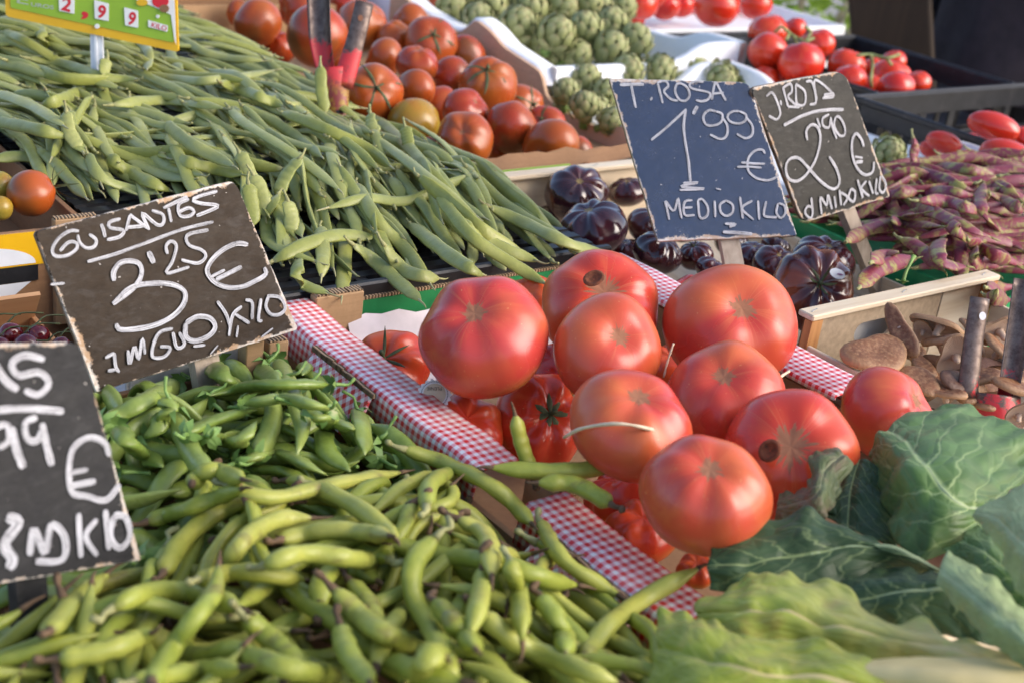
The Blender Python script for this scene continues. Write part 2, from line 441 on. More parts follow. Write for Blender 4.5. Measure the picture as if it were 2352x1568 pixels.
MAT['black_plastic'] = plain('black_plastic', (.018, .018, .020), .38, .35, 50, .2, dark=(.05, .045, .045))
MAT['green_plastic'] = plain('green_plastic', (.02, .27, .09), .4, .15, 40, .1)
MAT['staple'] = plain('staple_wire', (.45, .44, .43), .35, .2, 90, .1, metal=.9)
MAT['board'] = chalkboard('black_board_paint', (.024, .0145, .0075), .55, spec=.22)
MAT['board_gloss'] = chalkboard('glossy_board_sky_tint', (.0030, .0100, .034), .17, spec=1.0, coat=1.0, smear=.0)  # black board; the navy base puts the sky's blue reflection into the colour
MAT['board_near'] = chalkboard('grey_board_paint', (.014, .0135, .0145), .55, spec=.25)
MAT['board_grey'] = chalkboard('dark_grey_board_paint', (.018, .0162, .0138), .5, spec=.28)
MAT['board_edge'] = wood_mat('worn_board_edge', (.36, .24, .15), (.05, .04, .03), 2, 1.0, .7)
MAT['chalk'] = chalk('chalk_marker')
MAT['steel_red'] = None
MAT['yellow_card'] = plain('yellow_card', (.74, .42, .012), .35, .06, 30, .05)
MAT['lime_card'] = plain('lime_card', (.28, .45, .030), .35, .08, 30, .05)
MAT['white_card'] = plain('white_card', (.80, .79, .76), .4, .06, 40, .05)
MAT['red_print'] = plain('red_print', (.62, .02, .03), .4, .1, 60, .05)
MAT['grey_print'] = plain('grey_print', (.42, .47, .36), .4, .1, 60, .05)
MAT['dark_print'] = plain('dark_print', (.05, .045, .04), .5, .1, 60, .05)
MAT['straw'] = plain('straw', (.72, .58, .40), .6, .25, 80, .1)
MAT['paper'] = plain('grey_white_paper', (.66, .60, .62), .6, .12, 40, .1)

t = NT('worn_red_steel'); rv = t.rvec(); z = t.xyz()[2]
n1 = t.noise(55, None, 5, .75); rust = t.noise(120, None, 4, .7)
painted = t.mr(t.ma('ADD', z, t.mr(n1, .3, .7, -.022, .022)), -.004, .004, 1, 0)
steel = t.mix(t.mr(rust, .4, .7, 0, 1), (.17, .125, .105), (.075, .048, .042))
redp = t.mix(t.mr(n1, .56, .63, 0, .8), (.55, .032, .038), (.07, .04, .03))
redp = t.mix(t.mr(t.ma('ADD', z, t.mr(rust, .3, .7, -.01, .01)), -.045, -.030, 1, 0), redp, t.mix(t.mr(rust, .45, .6, 0, 1), (.22, .035, .03), (.33, .19, .02)))
t.P(Base_Color=t.mix(painted, steel, redp), Metallic=t.mr(painted, 0, 1, .55, .05), Roughness=t.mr(rust, .3, .7, .3, .55)); t.bump(n1, .35, .0012)
MAT['steel_red'] = t.m
# ------------------------------------------------------------------ builders
def pod_geo(path, width, thick, roll=0.0, twist=0.0, n=22, k=10, seeds=6, seed_amp=.12, tip_a=.10, tip_b=.16, beak=.0, lens=1.25):
    """a bean pod swept along a 3D path; width = seam to seam, thick = across the flat faces"""
    P, L = resample(path, n)
    T = np.gradient(P, axis=0); T /= np.linalg.norm(T, axis=1)[:, None]
    up = np.array([0, 0, 1.0])
    v = []; uv = []
    prev = None
    ph = R.random() * 6
    for i in range(n):
        s = i / (n - 1)
        S0 = np.cross(T[i], up)
        if np.linalg.norm(S0) < .25: S0 = prev if prev is not None else np.array([1.0, 0, 0])
        S0 = norm(S0 - T[i] * np.dot(S0, T[i])); prev = S0
        N0 = np.cross(S0, T[i])
        a = roll + twist * (s - .5)
        W = math.cos(a) * S0 + math.sin(a) * N0; H = np.cross(W, T[i])
        pr = min(1.0, max(0.0, s / tip_a)) ** .55 * min(1.0, max(0.0, (1 - s) / tip_b)) ** .8
        pr = max(pr, .10 if s < .5 else .035)
        w = width * .5 * pr
        mid = min(1, s / .12, (1 - s) / .15)
        h = thick * .5 * pr * (1 + seed_amp * mid * math.cos(2 * math.pi * seeds * s + ph))
        wv = 1 + .05 * mid * math.sin(2 * math.pi * seeds * .5 * s + ph)
        for j in range(k):
            q = 2 * math.pi * j / k
            c, z = math.cos(q), math.sin(q)
            z = math.copysign(abs(z) ** lens, z)
            v.append(P[i] + W * (c * w * wv) + H * (z * h)); uv.append((s, j / k))
    f = [(i * k + j, i * k + (j + 1) % k, (i + 1) * k + (j + 1) % k, (i + 1) * k + j) for i in range(n - 1) for j in range(k)]
    f.append(tuple(range(k - 1, -1, -1))); f.append(tuple(range((n - 1) * k, n * k)))
    return v, f, uv, P, T

class Pile:
    """height map on which pods are laid one after another so that each lies on those below"""
    def __init__(s, x0, x1, y0, y1, base, res=.004):
        s.x0, s.y0, s.res = x0, y0, res
        s.nx, s.ny = int((x1 - x0) / res) + 1, int((y1 - y0) / res) + 1
        xs = x0 + np.arange(s.nx) * res; ys = y0 + np.arange(s.ny) * res
        s.h = np.array([[base(x, y) for y in ys] for x in xs])
    def idx(s, p):
        return (np.clip(((p[:, 0] - s.x0) / s.res).astype(int), 0, s.nx - 1), np.clip(((p[:, 1] - s.y0) / s.res).astype(int), 0, s.ny - 1))
    def get(s, p):
        i, j = s.idx(p); return s.h[i, j]
    def rest(s, p, halfw):
        """centre-line height of a limp rod over the map along p (n x 2), before adding its own half thickness"""
        d = np.gradient(p, axis=0); d /= np.linalg.norm(d, axis=1)[:, None] + 1e-9
        nn = np.stack([-d[:, 1], d[:, 0]], 1) * halfw
        z = np.maximum(np.maximum(s.get(p), s.get(p + nn * .7)), s.get(p - nn * .7))
        n = len(z); k = max(3, n // 3)
        pad = np.r_[np.full(k, z[0]), z, np.full(k, z[-1])]
        ker = np.hanning(2 * k + 1); ker /= ker.sum()
        sm = np.convolve(pad, ker, 'same')[k:-k]
        return sm + np.max(z - sm) * .55
    def stamp(s, p, z, halfw):
        d = np.gradient(p, axis=0); d /= np.linalg.norm(d, axis=1)[:, None] + 1e-9
        nn = np.stack([-d[:, 1], d[:, 0]], 1)
        for o in np.arange(-halfw, halfw + 1e-6, s.res * .8):
            i, j = s.idx(p + nn * o)
            np.maximum.at(s.h, (i, j), z - (o / halfw) ** 2 * .002)

def curved(cx, cy, ang, L, bend, n=22, kink=0.0):
    """plan of a bent pod: centre, heading, length, total bend in radians"""
    s = np.linspace(-.5, .5, n); th = ang + bend * s + kink * np.sin(s * 6.3)
    dx = np.cos(th) * L / n; dy = np.sin(th) * L / n
    x = np.cumsum(dx); y = np.cumsum(dy)
    return np.stack([cx + x - x.mean(), cy + y - y.mean()], 1)

def pod_object(kind, path, W, Th, roll, label, group, twist=0.0, parent_stuff=None):
    K = KINDS[kind]
    v, f, uv, P, T = pod_geo(path, W, Th, roll, twist, n=K.get('n', 22), seeds=R.choice(K['seeds']), seed_amp=K['amp'], tip_a=K['ta'], tip_b=K['tb'], lens=K.get('lens', 1.2))
    if parent_stuff is not None:
        parent_stuff.raw(v, f, uv); return None
    o = add(K['name'], v, f, MAT[K['mat']], uvs=uv)
    tag(o, label, K['cat'], group)
    # stem at the first end
    b = P[0]; d = -norm(T[1]); side = norm(np.cross(d, (0, 0, 1)) + 1e-6)
    if kind in ('flat', 'purple'):
        q = [b - d * .004, b + d * .004, b + d * .010 + side * R.uniform(-.003, .003) + np.array([0, 0, .002])]
        sv, sf, su = tube_geo(spline(q, 5), [.0022, .0024, .0015, .0012, .0015], 6)
        add('stem', sv, sf, MAT['pod_stem'], o)
        b2 = P[-1]; d2 = norm(T[-2]); q2 = [b2 - d2 * .006, b2 + d2 * .005, b2 + d2 * .010 + np.array([0, 0, R.uniform(-.003, .004)])]
        sv, sf, su = tube_geo(spline(q2, 5), [.0013, .0011, .0009, .0006, .0003], 5)
        add('tip', sv, sf, MAT[K['mat']], o)
    elif kind == 'broad':
        q = [b - d * .006, b + d * .003, b + d * .007 + side * R.uniform(-.003, .003), b + d * .011 + side * R.uniform(-.004, .004) + np.array([0, 0, .002])]
        sv, sf, su = tube_geo(spline(q, 7), [.0032, .0026, .0018, .0016, .0021, .0026, .0018], 6)
        add('stem', sv, sf, MAT['dry_stem' if R.random() < .6 else 'pod_stem'], o)
        b2 = P[-1]; d2 = norm(T[-2])
        sv, sf, su = tube_geo(spline([b2 - d2 * .005, b2 + d2 * .003, b2 + d2 * .009 + side * R.uniform(-.003, .003)], 5), [.0020, .0016, .0011, .0008, .0005], 5)
        add('tip', sv, sf, MAT['dry_stem'], o)
    elif kind == 'pea':
        mb = MB()
        cc = [b + d * .002, b + d * .008, b + d * .015 + side * R.uniform(-.006, .006), b + d * .020 + side * R.uniform(-.009, .009) + np.array([0, 0, R.uniform(-.002, .006)])]
        mb.raw(*tube_geo(spline(cc, 7), [.0020, .0017, .0014, .0013, .0012, .0013, .0015], 6)[:2])
        e1 = side; e2 = np.cross(d, e1)
        for j in range(5):
            a = j * 2 * math.pi / 5 + R.random()
            rd = math.cos(a) * e1 + math.sin(a) * e2; tg = np.cross(d, rd)
            m = b + d * .002
            pts = [m + rd * .001 - tg * .0028, m + rd * .001 + tg * .0028, m + rd * .007 - d * .002 + tg * .0030, m + rd * .007 - d * .002 - tg * .0030, m + rd * .010 - d * R.uniform(.006, .013)]
            mb.raw(pts, [(0, 1, 2, 3), (3, 2, 4)])
        c = mb.build('calyx', MAT['pea_calyx'], o, smooth=True)
    return o

KINDS = {
    'flat': dict(name='flat_bean', mat='flat_pod', cat='bean', seeds=(6, 7, 8), amp=.20, ta=.13, tb=.15, lens=1.5, n=24),
    'broad': dict(name='broad_bean', mat='broad_pod', cat='bean', seeds=(4, 5, 6), amp=.10, ta=.09, tb=.17, lens=1.0, n=24),
    'pea': dict(name='pea_pod', mat='pea_pod', cat='pea pod', seeds=(6, 7, 8), amp=.10, ta=.12, tb=.22, lens=1.2, n=18),
    'purple': dict(name='purple_bean', mat='purple_pod', cat='bean', seeds=(5, 6, 7), amp=.16, ta=.16, tb=.2, lens=1.4, n=24),
}

def face_roll(P):
    """roll that turns a pod's flat side to the open front of the stall"""
    m = len(P) // 2; v0 = norm(CAMP - P[m]); Tn = norm(P[-1] - P[0]); S0 = norm(np.cross(Tn, (0, 0, 1))); N0 = np.cross(S0, Tn)
    Wd = norm(np.cross(Tn, v0)); a = math.atan2(np.dot(Wd, N0), np.dot(Wd, S0))
    return (a + math.pi / 2) % math.pi - math.pi / 2

def lay_px(kind, pts, pile, surf, W, Th, roll, label, group, lift=0.0, rise=None, twist=0.0):
    """lay a pod whose picture course is known: the course gives the plan, the pile gives the height"""
    pts = spline([p[:2] for p in pts], 20)
    z = np.array([surf] * len(pts)) if not callable(surf) else None
    P = np.array([at_z(u, v, 0.0 if z is None else surf) for u, v in pts])
    for it in range(4):
        if callable(surf) and it == 0: zz = np.array([surf(p[0], p[1]) for p in P])
        else: zz = pile.rest(P[:, :2], W * .4) + Th * .5 * (abs(math.cos(roll)) + abs(math.sin(roll)) * W / Th) + lift
        if rise is not None: zz = zz + np.interp(np.linspace(0, 1, len(zz)), np.linspace(0, 1, len(rise)), rise)
        P = np.array([at_z(u, v, h) for (u, v), h in zip(pts, zz)])
    if kind in ('flat', 'purple'): roll = .75 * face_roll(P) + roll * .6
    o = pod_object(kind, P, W, Th, roll, label, group, twist)
    if rise is None: pile.stamp(P[:, :2], zz + Th * .45, W * .4)
    return o

# ---- round fruit
def fruit_geo(Rr, flat=.85, lobes=5, depth=.03, dent=.10, dentw=.30, seed=0, nu=44, nv=24, bottom=.03, lump=.04, sq=1.0):
    rr = random.Random(seed); ph = rr.random() * 6.28; ph2 = rr.random() * 6.28; l2 = lobes + rr.choice((-1, 1, 2))
    a1 = rr.uniform(-lump, lump); a2 = rr.uniform(-lump, lump)
    v = []; uv = []
    for i in range(nv + 1):
        th = math.pi * i / nv
        for j in range(nu + 1):
            a = 2 * math.pi * j / nu
            wgt = math.exp(-((th - .55) / .85) ** 2) * min(1, th / .55) + .25 * math.sin(th)
            r = 1 + depth * wgt * (math.cos(lobes * a + ph) * .7 + math.cos(l2 * a + ph2) * .45) + a1 * math.sin(th) * math.cos(a + ph2) + a2 * math.sin(th) * math.cos(2 * a + ph)
            rho = r * math.sin(th) ** sq; ct = math.cos(th); z = r * math.copysign(abs(ct) ** (2 - sq - .05 if sq < 1 else 1), ct) * flat
            z -= dent * math.exp(-(math.sin(th) / dentw) ** 2) * (1 if th < math.pi / 2 else -bottom / max(dent, .01))
            v.append((Rr * rho * math.cos(a), Rr * rho * math.sin(a), Rr * z)); uv.append((j / nu, i / nv))
    w = nu + 1
    f = []
    for i in range(nv):
        for j in range(nu):
            q = (i * w + j, (i + 1) * w + j, (i + 1) * w + j + 1, i * w + j + 1)
            f.append(q)
    return np.array(v), f, uv

def basis_to(p, spin=0.0):
    z = norm(p); x = norm(np.cross((0.3, .8, .1), z)); y = np.cross(z, x)
    c, s = math.cos(spin), math.sin(spin)
    return np.stack([x * c + y * s, -x * s + y * c, z], 1)     # columns

def calyx_geo(B, c, pole, Rr, n=5, size=.55, stem=.25, curl=.1, wid=.10, droop=1.0):
    """star of sepals lying on the shoulder of a fruit, with a stub of stem"""
    mb = MB()
    for j in range(n):
        a = 2 * math.pi * (j + R.uniform(-.15, .15)) / n
        Ls = size * R.uniform(.8, 1.2); tw = R.uniform(-.35, .35); cu = R.uniform(0, curl * 2)
        prev = None
        pts = []
        for q in range(6):
            s = q / 5; rho = .04 + Ls * s; aa = a + tw * s
            zz = pole + .03 - droop * .5 * max(0, rho - .15) ** 2 + cu * s * s
            w = wid * (math.sin(math.pi * (s * .86 + .1))) * .5
            ct = np.array([rho * math.cos(aa), rho * math.sin(aa), zz]); sd = np.array([-math.sin(aa), math.cos(aa), 0])
            pts += [ct - sd * w, ct + np.array([0, 0, .02]), ct + sd * w]
        f = []
        for q in range(5):
            b = q * 3; f += [(b, b + 1, b + 4, b + 3), (b + 1, b + 2, b + 5, b + 4)]
        mb.raw([c + B @ (p * Rr) for p in pts], f)
    if stem:
        bend = np.array([R.uniform(-.1, .1), R.uniform(-.1, .1), 0])
        q = [np.array([0, 0, pole - .03]), np.array([0, 0, pole + stem * .5]) + bend * .3, np.array([0, 0, pole + stem]) + bend]
        mb.raw(*tube_geo([c + B @ (p * Rr) for p in spline(q, 5)], np.array([.075, .055, .05, .055, .065]) * Rr, 6)[:2])
    return mb

def fruit(name, c, Rr, pole_dir, mat, label, cat, group=None, flat=.85, lobes=5, depth=.03, dent=.10, dentw=.3, calyx=None, seed=0, bottom=.03, lump=.04, nu=44, nv=24, sq=1.0):
    B = basis_to(pole_dir, R.random() * 6.28)
    v, f, uv = fruit_geo(Rr, flat, lobes, depth, dent, dentw, seed, nu, nv, bottom, lump, sq)
    o = add(name, (B @ v.T).T + c, f, mat, origin=np.asarray(c, float), uvs=uv)
    tag(o, label, cat, group)
    if calyx:
        kw = dict(calyx); m = kw.pop('mat', 'calyx')
        calyx_geo(B, np.asarray(c, float), flat - dent, Rr, **kw).build('calyx', MAT[m], o, smooth=True)
    return o

def relax(items, it=60, slack=.94):
    """items: dict(u,v,w,z[,fl]); each keeps its place in the picture and slides along its line of sight until none overlap"""
    for q in items:
        q['c'] = at_z(q['u'], q['v'], q['z']); q['t'] = depth_of(q['c'])
    for _ in range(it):
        for a in range(len(items)):
            A = items[a]
            for b in range(a + 1, len(items)):
                Bq = items[b]
                ra, rb = A['w'] / 2 / FPX * A['t'], Bq['w'] / 2 / FPX * Bq['t']
                ca, cb = at_d(A['u'], A['v'], A['t']), at_d(Bq['u'], Bq['v'], Bq['t'])
                dd = np.linalg.norm(ca - cb); need = (ra + rb) * slack
                if dd < need:
                    mv = (need - dd) * .35
                    if A['t'] < Bq['t']: A['t'] -= mv * .5; Bq['t'] += mv
                    else: A['t'] += mv; Bq['t'] -= mv * .5
    for q in items:
        q['c'] = at_d(q['u'], q['v'], q['t']); q['r'] = q['w'] / 2 / FPX * q['t']

def pole_at(c, Rr, u, v):
    """direction from the centre to where the line of sight through (u, v) meets the fruit"""
    d = norm(ray(u, v)); m = c - CAMP; b = np.dot(m, d); q = b * b - (np.dot(m, m) - Rr * Rr)
    if q > 0: p = CAMP + d * (b - math.sqrt(q))
    else: p = CAMP + d * b
    return norm(p - c)

# ---- boards
def strokes_geo(strokes, p0, n, X, tf, dflt, off=.0006):
    mb = MB(); k = 0
    for st in strokes:
        w = dflt
        if isinstance(st, tuple): st, w = st
        px = spline([tf(*q) for q in st], max(3, 5 * len(st))) if len(st) > 2 else spline([tf(*q) for q in st], 6)
        P = np.array([at_plane(u, v, p0, n) for u, v in px]) + n * (off + k * .00005); k += 1
        P, L = resample(P, max(4, min(60, int(L_est(P) / .002) + 2)))
        T = np.gradient(P, axis=0); T /= np.linalg.norm(T, axis=1)[:, None] + 1e-12
        S = np.cross(np.broadcast_to(n, T.shape), T)
        dm = depth_of(P[len(P) // 2]); hw = w * .44 / FPX * dm
        m = len(P); v = []; uv = []
        v0 = R.random() * 50
        for i in range(m):
            e = 1.0
            if i == 0 or i == m - 1: e = .62
            j = 1 + .10 * mnoise.noise(Vector((i * .45, v0, 0)))
            for q in (-1, 0, 1):
                v.append(P[i] + S[i] * (q * hw * e * j) + n * (.00012 if q == 0 else 0)); uv.append((L * i / (m - 1) + v0, (q + 1) * .5 + v0))
        f = []
        for i in range(m - 1):
            b = i * 3; f += [(b, b + 3, b + 4, b + 1), (b + 1, b + 4, b + 5, b + 2)]
        mb.raw(v, f, uv)
    return mb
def L_est(P): return float(np.linalg.norm(np.diff(P, axis=0), axis=1).sum())

def rounded(poly, rad, n=5):
    """round the corners of a polygon given as (point, radius or None)"""
    out = []
    m = len(poly)
    for i in range(m):
        p, a, b = np.array(poly[i], float), np.array(poly[i - 1], float), np.array(poly[(i + 1) % m], float)
        r = rad[i] if isinstance(rad, (list, tuple)) else rad
        if r <= 0: out.append(p); continue
        da, db = norm(a - p) * r, norm(b - p) * r
        for k in range(n + 1):
            s = k / n; out.append((1 - s) ** 2 * (p + da) + 2 * s * (1 - s) * p + s * s * (p + db))
    return out

def slab(name, px, p0, n, thick, rad, mat, matedge, parent, origin, wob=0.0):
    """board with a rounded outline traced in the picture, lying in plane (p0, n), with worn edges"""
    ppx = rounded(px, rad)
    if wob:
        q = []
        for i, p in enumerate(ppx): q.append(p)
        ppx = []
        for i in range(len(q)):
            a, b = q[i], q[(i + 1) % len(q)]
            m = max(1, int(np.linalg.norm(b - a) / 22))
            for k in range(m): ppx.append(a + (b - a) * k / m + np.array([R.uniform(-wob, wob), R.uniform(-wob, wob)]))
    F = np.array([at_plane(u, v, p0, n) for u, v in ppx])
    c = F.mean(0); m = len(F)
    ex = norm(F[np.argmax(F @ (CAM_ROT[:, 0]))] - c); ex = norm(CAM_ROT[:, 0] - n * np.dot(CAM_ROT[:, 0], n)); ey = np.cross(n, ex)
    A = np.array(px, float)
    # bilinear-ish uv from picture corners
    TLc, TRc, BRc, BLc = [at_plane(*q, p0, n) for q in px[:4]]
    def uvof(P):
        X = norm((TRc - TLc) + (BRc - BLc)); Yv = norm((TLc - BLc) + (TRc - BRc))
        lx = np.linalg.norm(TRc - TLc + BRc - BLc) / 2; ly = np.linalg.norm(TLc - BLc + TRc - BRc) / 2
        cc = (TLc + TRc + BRc + BLc) / 4
        G = np.array([[1, np.dot(X, Yv)], [np.dot(X, Yv), 1]]); r = np.linalg.solve(G, [np.dot(P - cc, X), np.dot(P - cc, Yv)])
        return (.5 + r[0] / lx, .5 + r[1] / ly)
    b = .0012
    inn = c + (F - c) * (1 - b * 6)
    V = list(inn) + list(F - n * b) + list(F - n * (thick - b)) + list(inn - n * thick)
    uv = [uvof(p) for p in V]
    f = [tuple(range(m))]; fm = [0]
    for r in range(3):
        for i in range(m):
            j = (i + 1) % m
            f.append((r * m + i, r * m + m + i, r * m + m + j, r * m + j)); fm.append(0 if r == 0 else 1)
    f.append(tuple(range(4 * m - 1, 3 * m - 1, -1))); fm.append(1)
    # orientation: make the first face look along +n
    a0 = np.cross(F[1] - F[0], F[2] - F[1])
    if sum(np.dot(np.cross(F[i] - c, F[(i + 1) % m] - c), n) for i in range(m)) < 0:
        f = [tuple(reversed(q)) for q in f]
    return add(name, V, f, mat, parent, origin, uv, False, [mat, matedge], fm)

def board_plane(bl, br, dl, dr, lean):
    """plane through the lower edge (two picture points with depths), leaning back by the angle"""
    A, B = at_d(*bl, dl), at_d(*br, dr)
    e = norm(B - A); up = norm(np.array([0, 0, 1.0]) - e * e[2])
    n = norm(np.cross(e, up))
    if np.dot(n, CAMP - A) < 0: n = -n
    n2 = norm(n * math.cos(lean) + up * math.sin(lean))
    return A, n2

def leaf(name, rows, tf, mat, label, cat='leaf', nu=18, nv=36, amp=.005, ruff=.006, thick=.0012, seed=0, group=None, freq=26):
    """rows from base/tip: each ((u,v,z) left, middle, right); heights in metres above the rims"""
    rows = [[at_z(*tf(a, b), z) for a, b, z in r] for r in rows]
    cols = [spline([r[k] for r in rows], nv) for k in range(3)]
    G = np.zeros((nv, nu, 3)); UV = []
    for i in range(nv):
        line = spline([cols[0][i], cols[1][i], cols[2][i]], nu)
        G[i] = line
    T = np.gradient(G, axis=0); S = np.gradient(G, axis=1); N = np.cross(S, T)
    N /= np.linalg.norm(N, axis=2)[..., None] + 1e-9
    if N[..., 2].mean() < 0: N = -N
    for i in range(nv):
        for j in range(nu):
            p = G[i, j]; e = abs(2 * j / (nu - 1) - 1)
            q = Vector((p[0] * freq * 1.7 + seed, p[1] * freq * 1.7, p[2] * freq))
            d = mnoise.noise(q) * amp + mnoise.noise(q * 2.3) * amp * .5 - amp * .9 * math.exp(-(e / .08) ** 2)
            d += ruff * e ** 3 * 1.6 * mnoise.noise(Vector((i * .30, seed + (5 if j > nu / 2 else 0), 0)))
            G[i, j] = p + N[i, j] * d
            if j in (0, nu - 1): G[i, j] += norm(S[i, j]) * mnoise.noise(Vector((i * .35, j, seed))) * .0025
            UV.append((j / (nu - 1), i / (nv - 1)))
    v = G.reshape(-1, 3)
    f = [(i * nu + j, i * nu + j + 1, (i + 1) * nu + j + 1, (i + 1) * nu + j) for i in range(nv - 1) for j in range(nu - 1)]
    o = add(name, v, f, mat, uvs=UV)
    md = o.modifiers.new('thickness', 'SOLIDIFY'); md.thickness = thick; md.offset = 0
    sb = o.modifiers.new('smooth', 'SUBSURF'); sb.levels = 1; sb.render_levels = 1
    # thick midrib as its own part
    r = G[:, nu // 2] * .5 + G[:, nu // 2 - 1] * .5
    return tag(o, label, cat, group), r, N[:, nu // 2]
# ------------------------------------------------------------------ the setting: pavement and stall table
def setting():
    t = NT('paving'); c = t.mix(t.mr(t.noise(2.0), .3, .7), (.30, .28, .26), (.20, .19, .18)); c = t.mix(t.noise(60), c, (.34, .32, .30))
    t.P(Base_Color=c, Roughness=.9); t.bump(t.noise(120), .3, .004)
    g = 60
    o = add('ground', [(-g, -g, -.95), (g, -g, -.95), (g, g, -.95), (-g, g, -.95)], [(0, 1, 2, 3)], t.m, smooth=False)
    tag(o, kind='structure')
    # trestle table carrying the crates
    root = empty('stall_table', (1.2, 1.2, -.95)); tag(root, 'long dark trestle table top carrying all the vegetable crates', 'table')
    tm = wood_mat('table_wood', (.16, .11, .07), (.08, .055, .035), 0)
    mb = MB(); mb.box((-.1, .12, -.20), (2.75, 2.45, -.165), bev=.004); mb.build('table_top', tm, root)
    for x in (0.02, 2.6):
        for y in (.2, 2.36):
            mb = MB(); mb.box((x, y, -.949), (x + .06, y + .06, -.201), bev=.003); mb.build('leg', tm, root)
setting()

TABLE_Z = -.1645
def walls(x0, x1, y0, y1, z0, z1, th):
    """the four sides of an open box as four (lo, hi) pairs, butted not overlapping"""
    return [((x0, y0, z0), (x0 + th, y1, z1)), ((x1 - th, y0, z0), (x1, y1, z1)), ((x0 + th + .0005, y0, z0), (x1 - th - .0005, y0 + th, z1)), ((x0 + th + .0005, y1 - th, z0), (x1 - th - .0005, y1, z1))]

def open_box(name, label, x0, x1, y0, y1, z0, z1, th, mat, cat='crate', inner=None, floor=-.078):
    root = empty(name, ((x0 + x1) / 2, (y0 + y1) / 2, z0)); tag(root, label, cat)
    mb = MB(); mb.box((x0 + th + .0006, y0 + th + .0006, floor), (x1 - th - .0006, y1 - th - .0006, floor + .004)); mb.build('bottom', mat, root)
    for lo, hi in walls(x0, x1, y0, y1, z0, z1, th):
        mb = MB(); mb.box(lo, hi, bev=.0006); mb.build('side', mat, root)
    return root

def strip_uv(P, du, dv, o):
    return [(float(np.dot(p - o, du)), float(np.dot(p - o, dv))) for p in P]

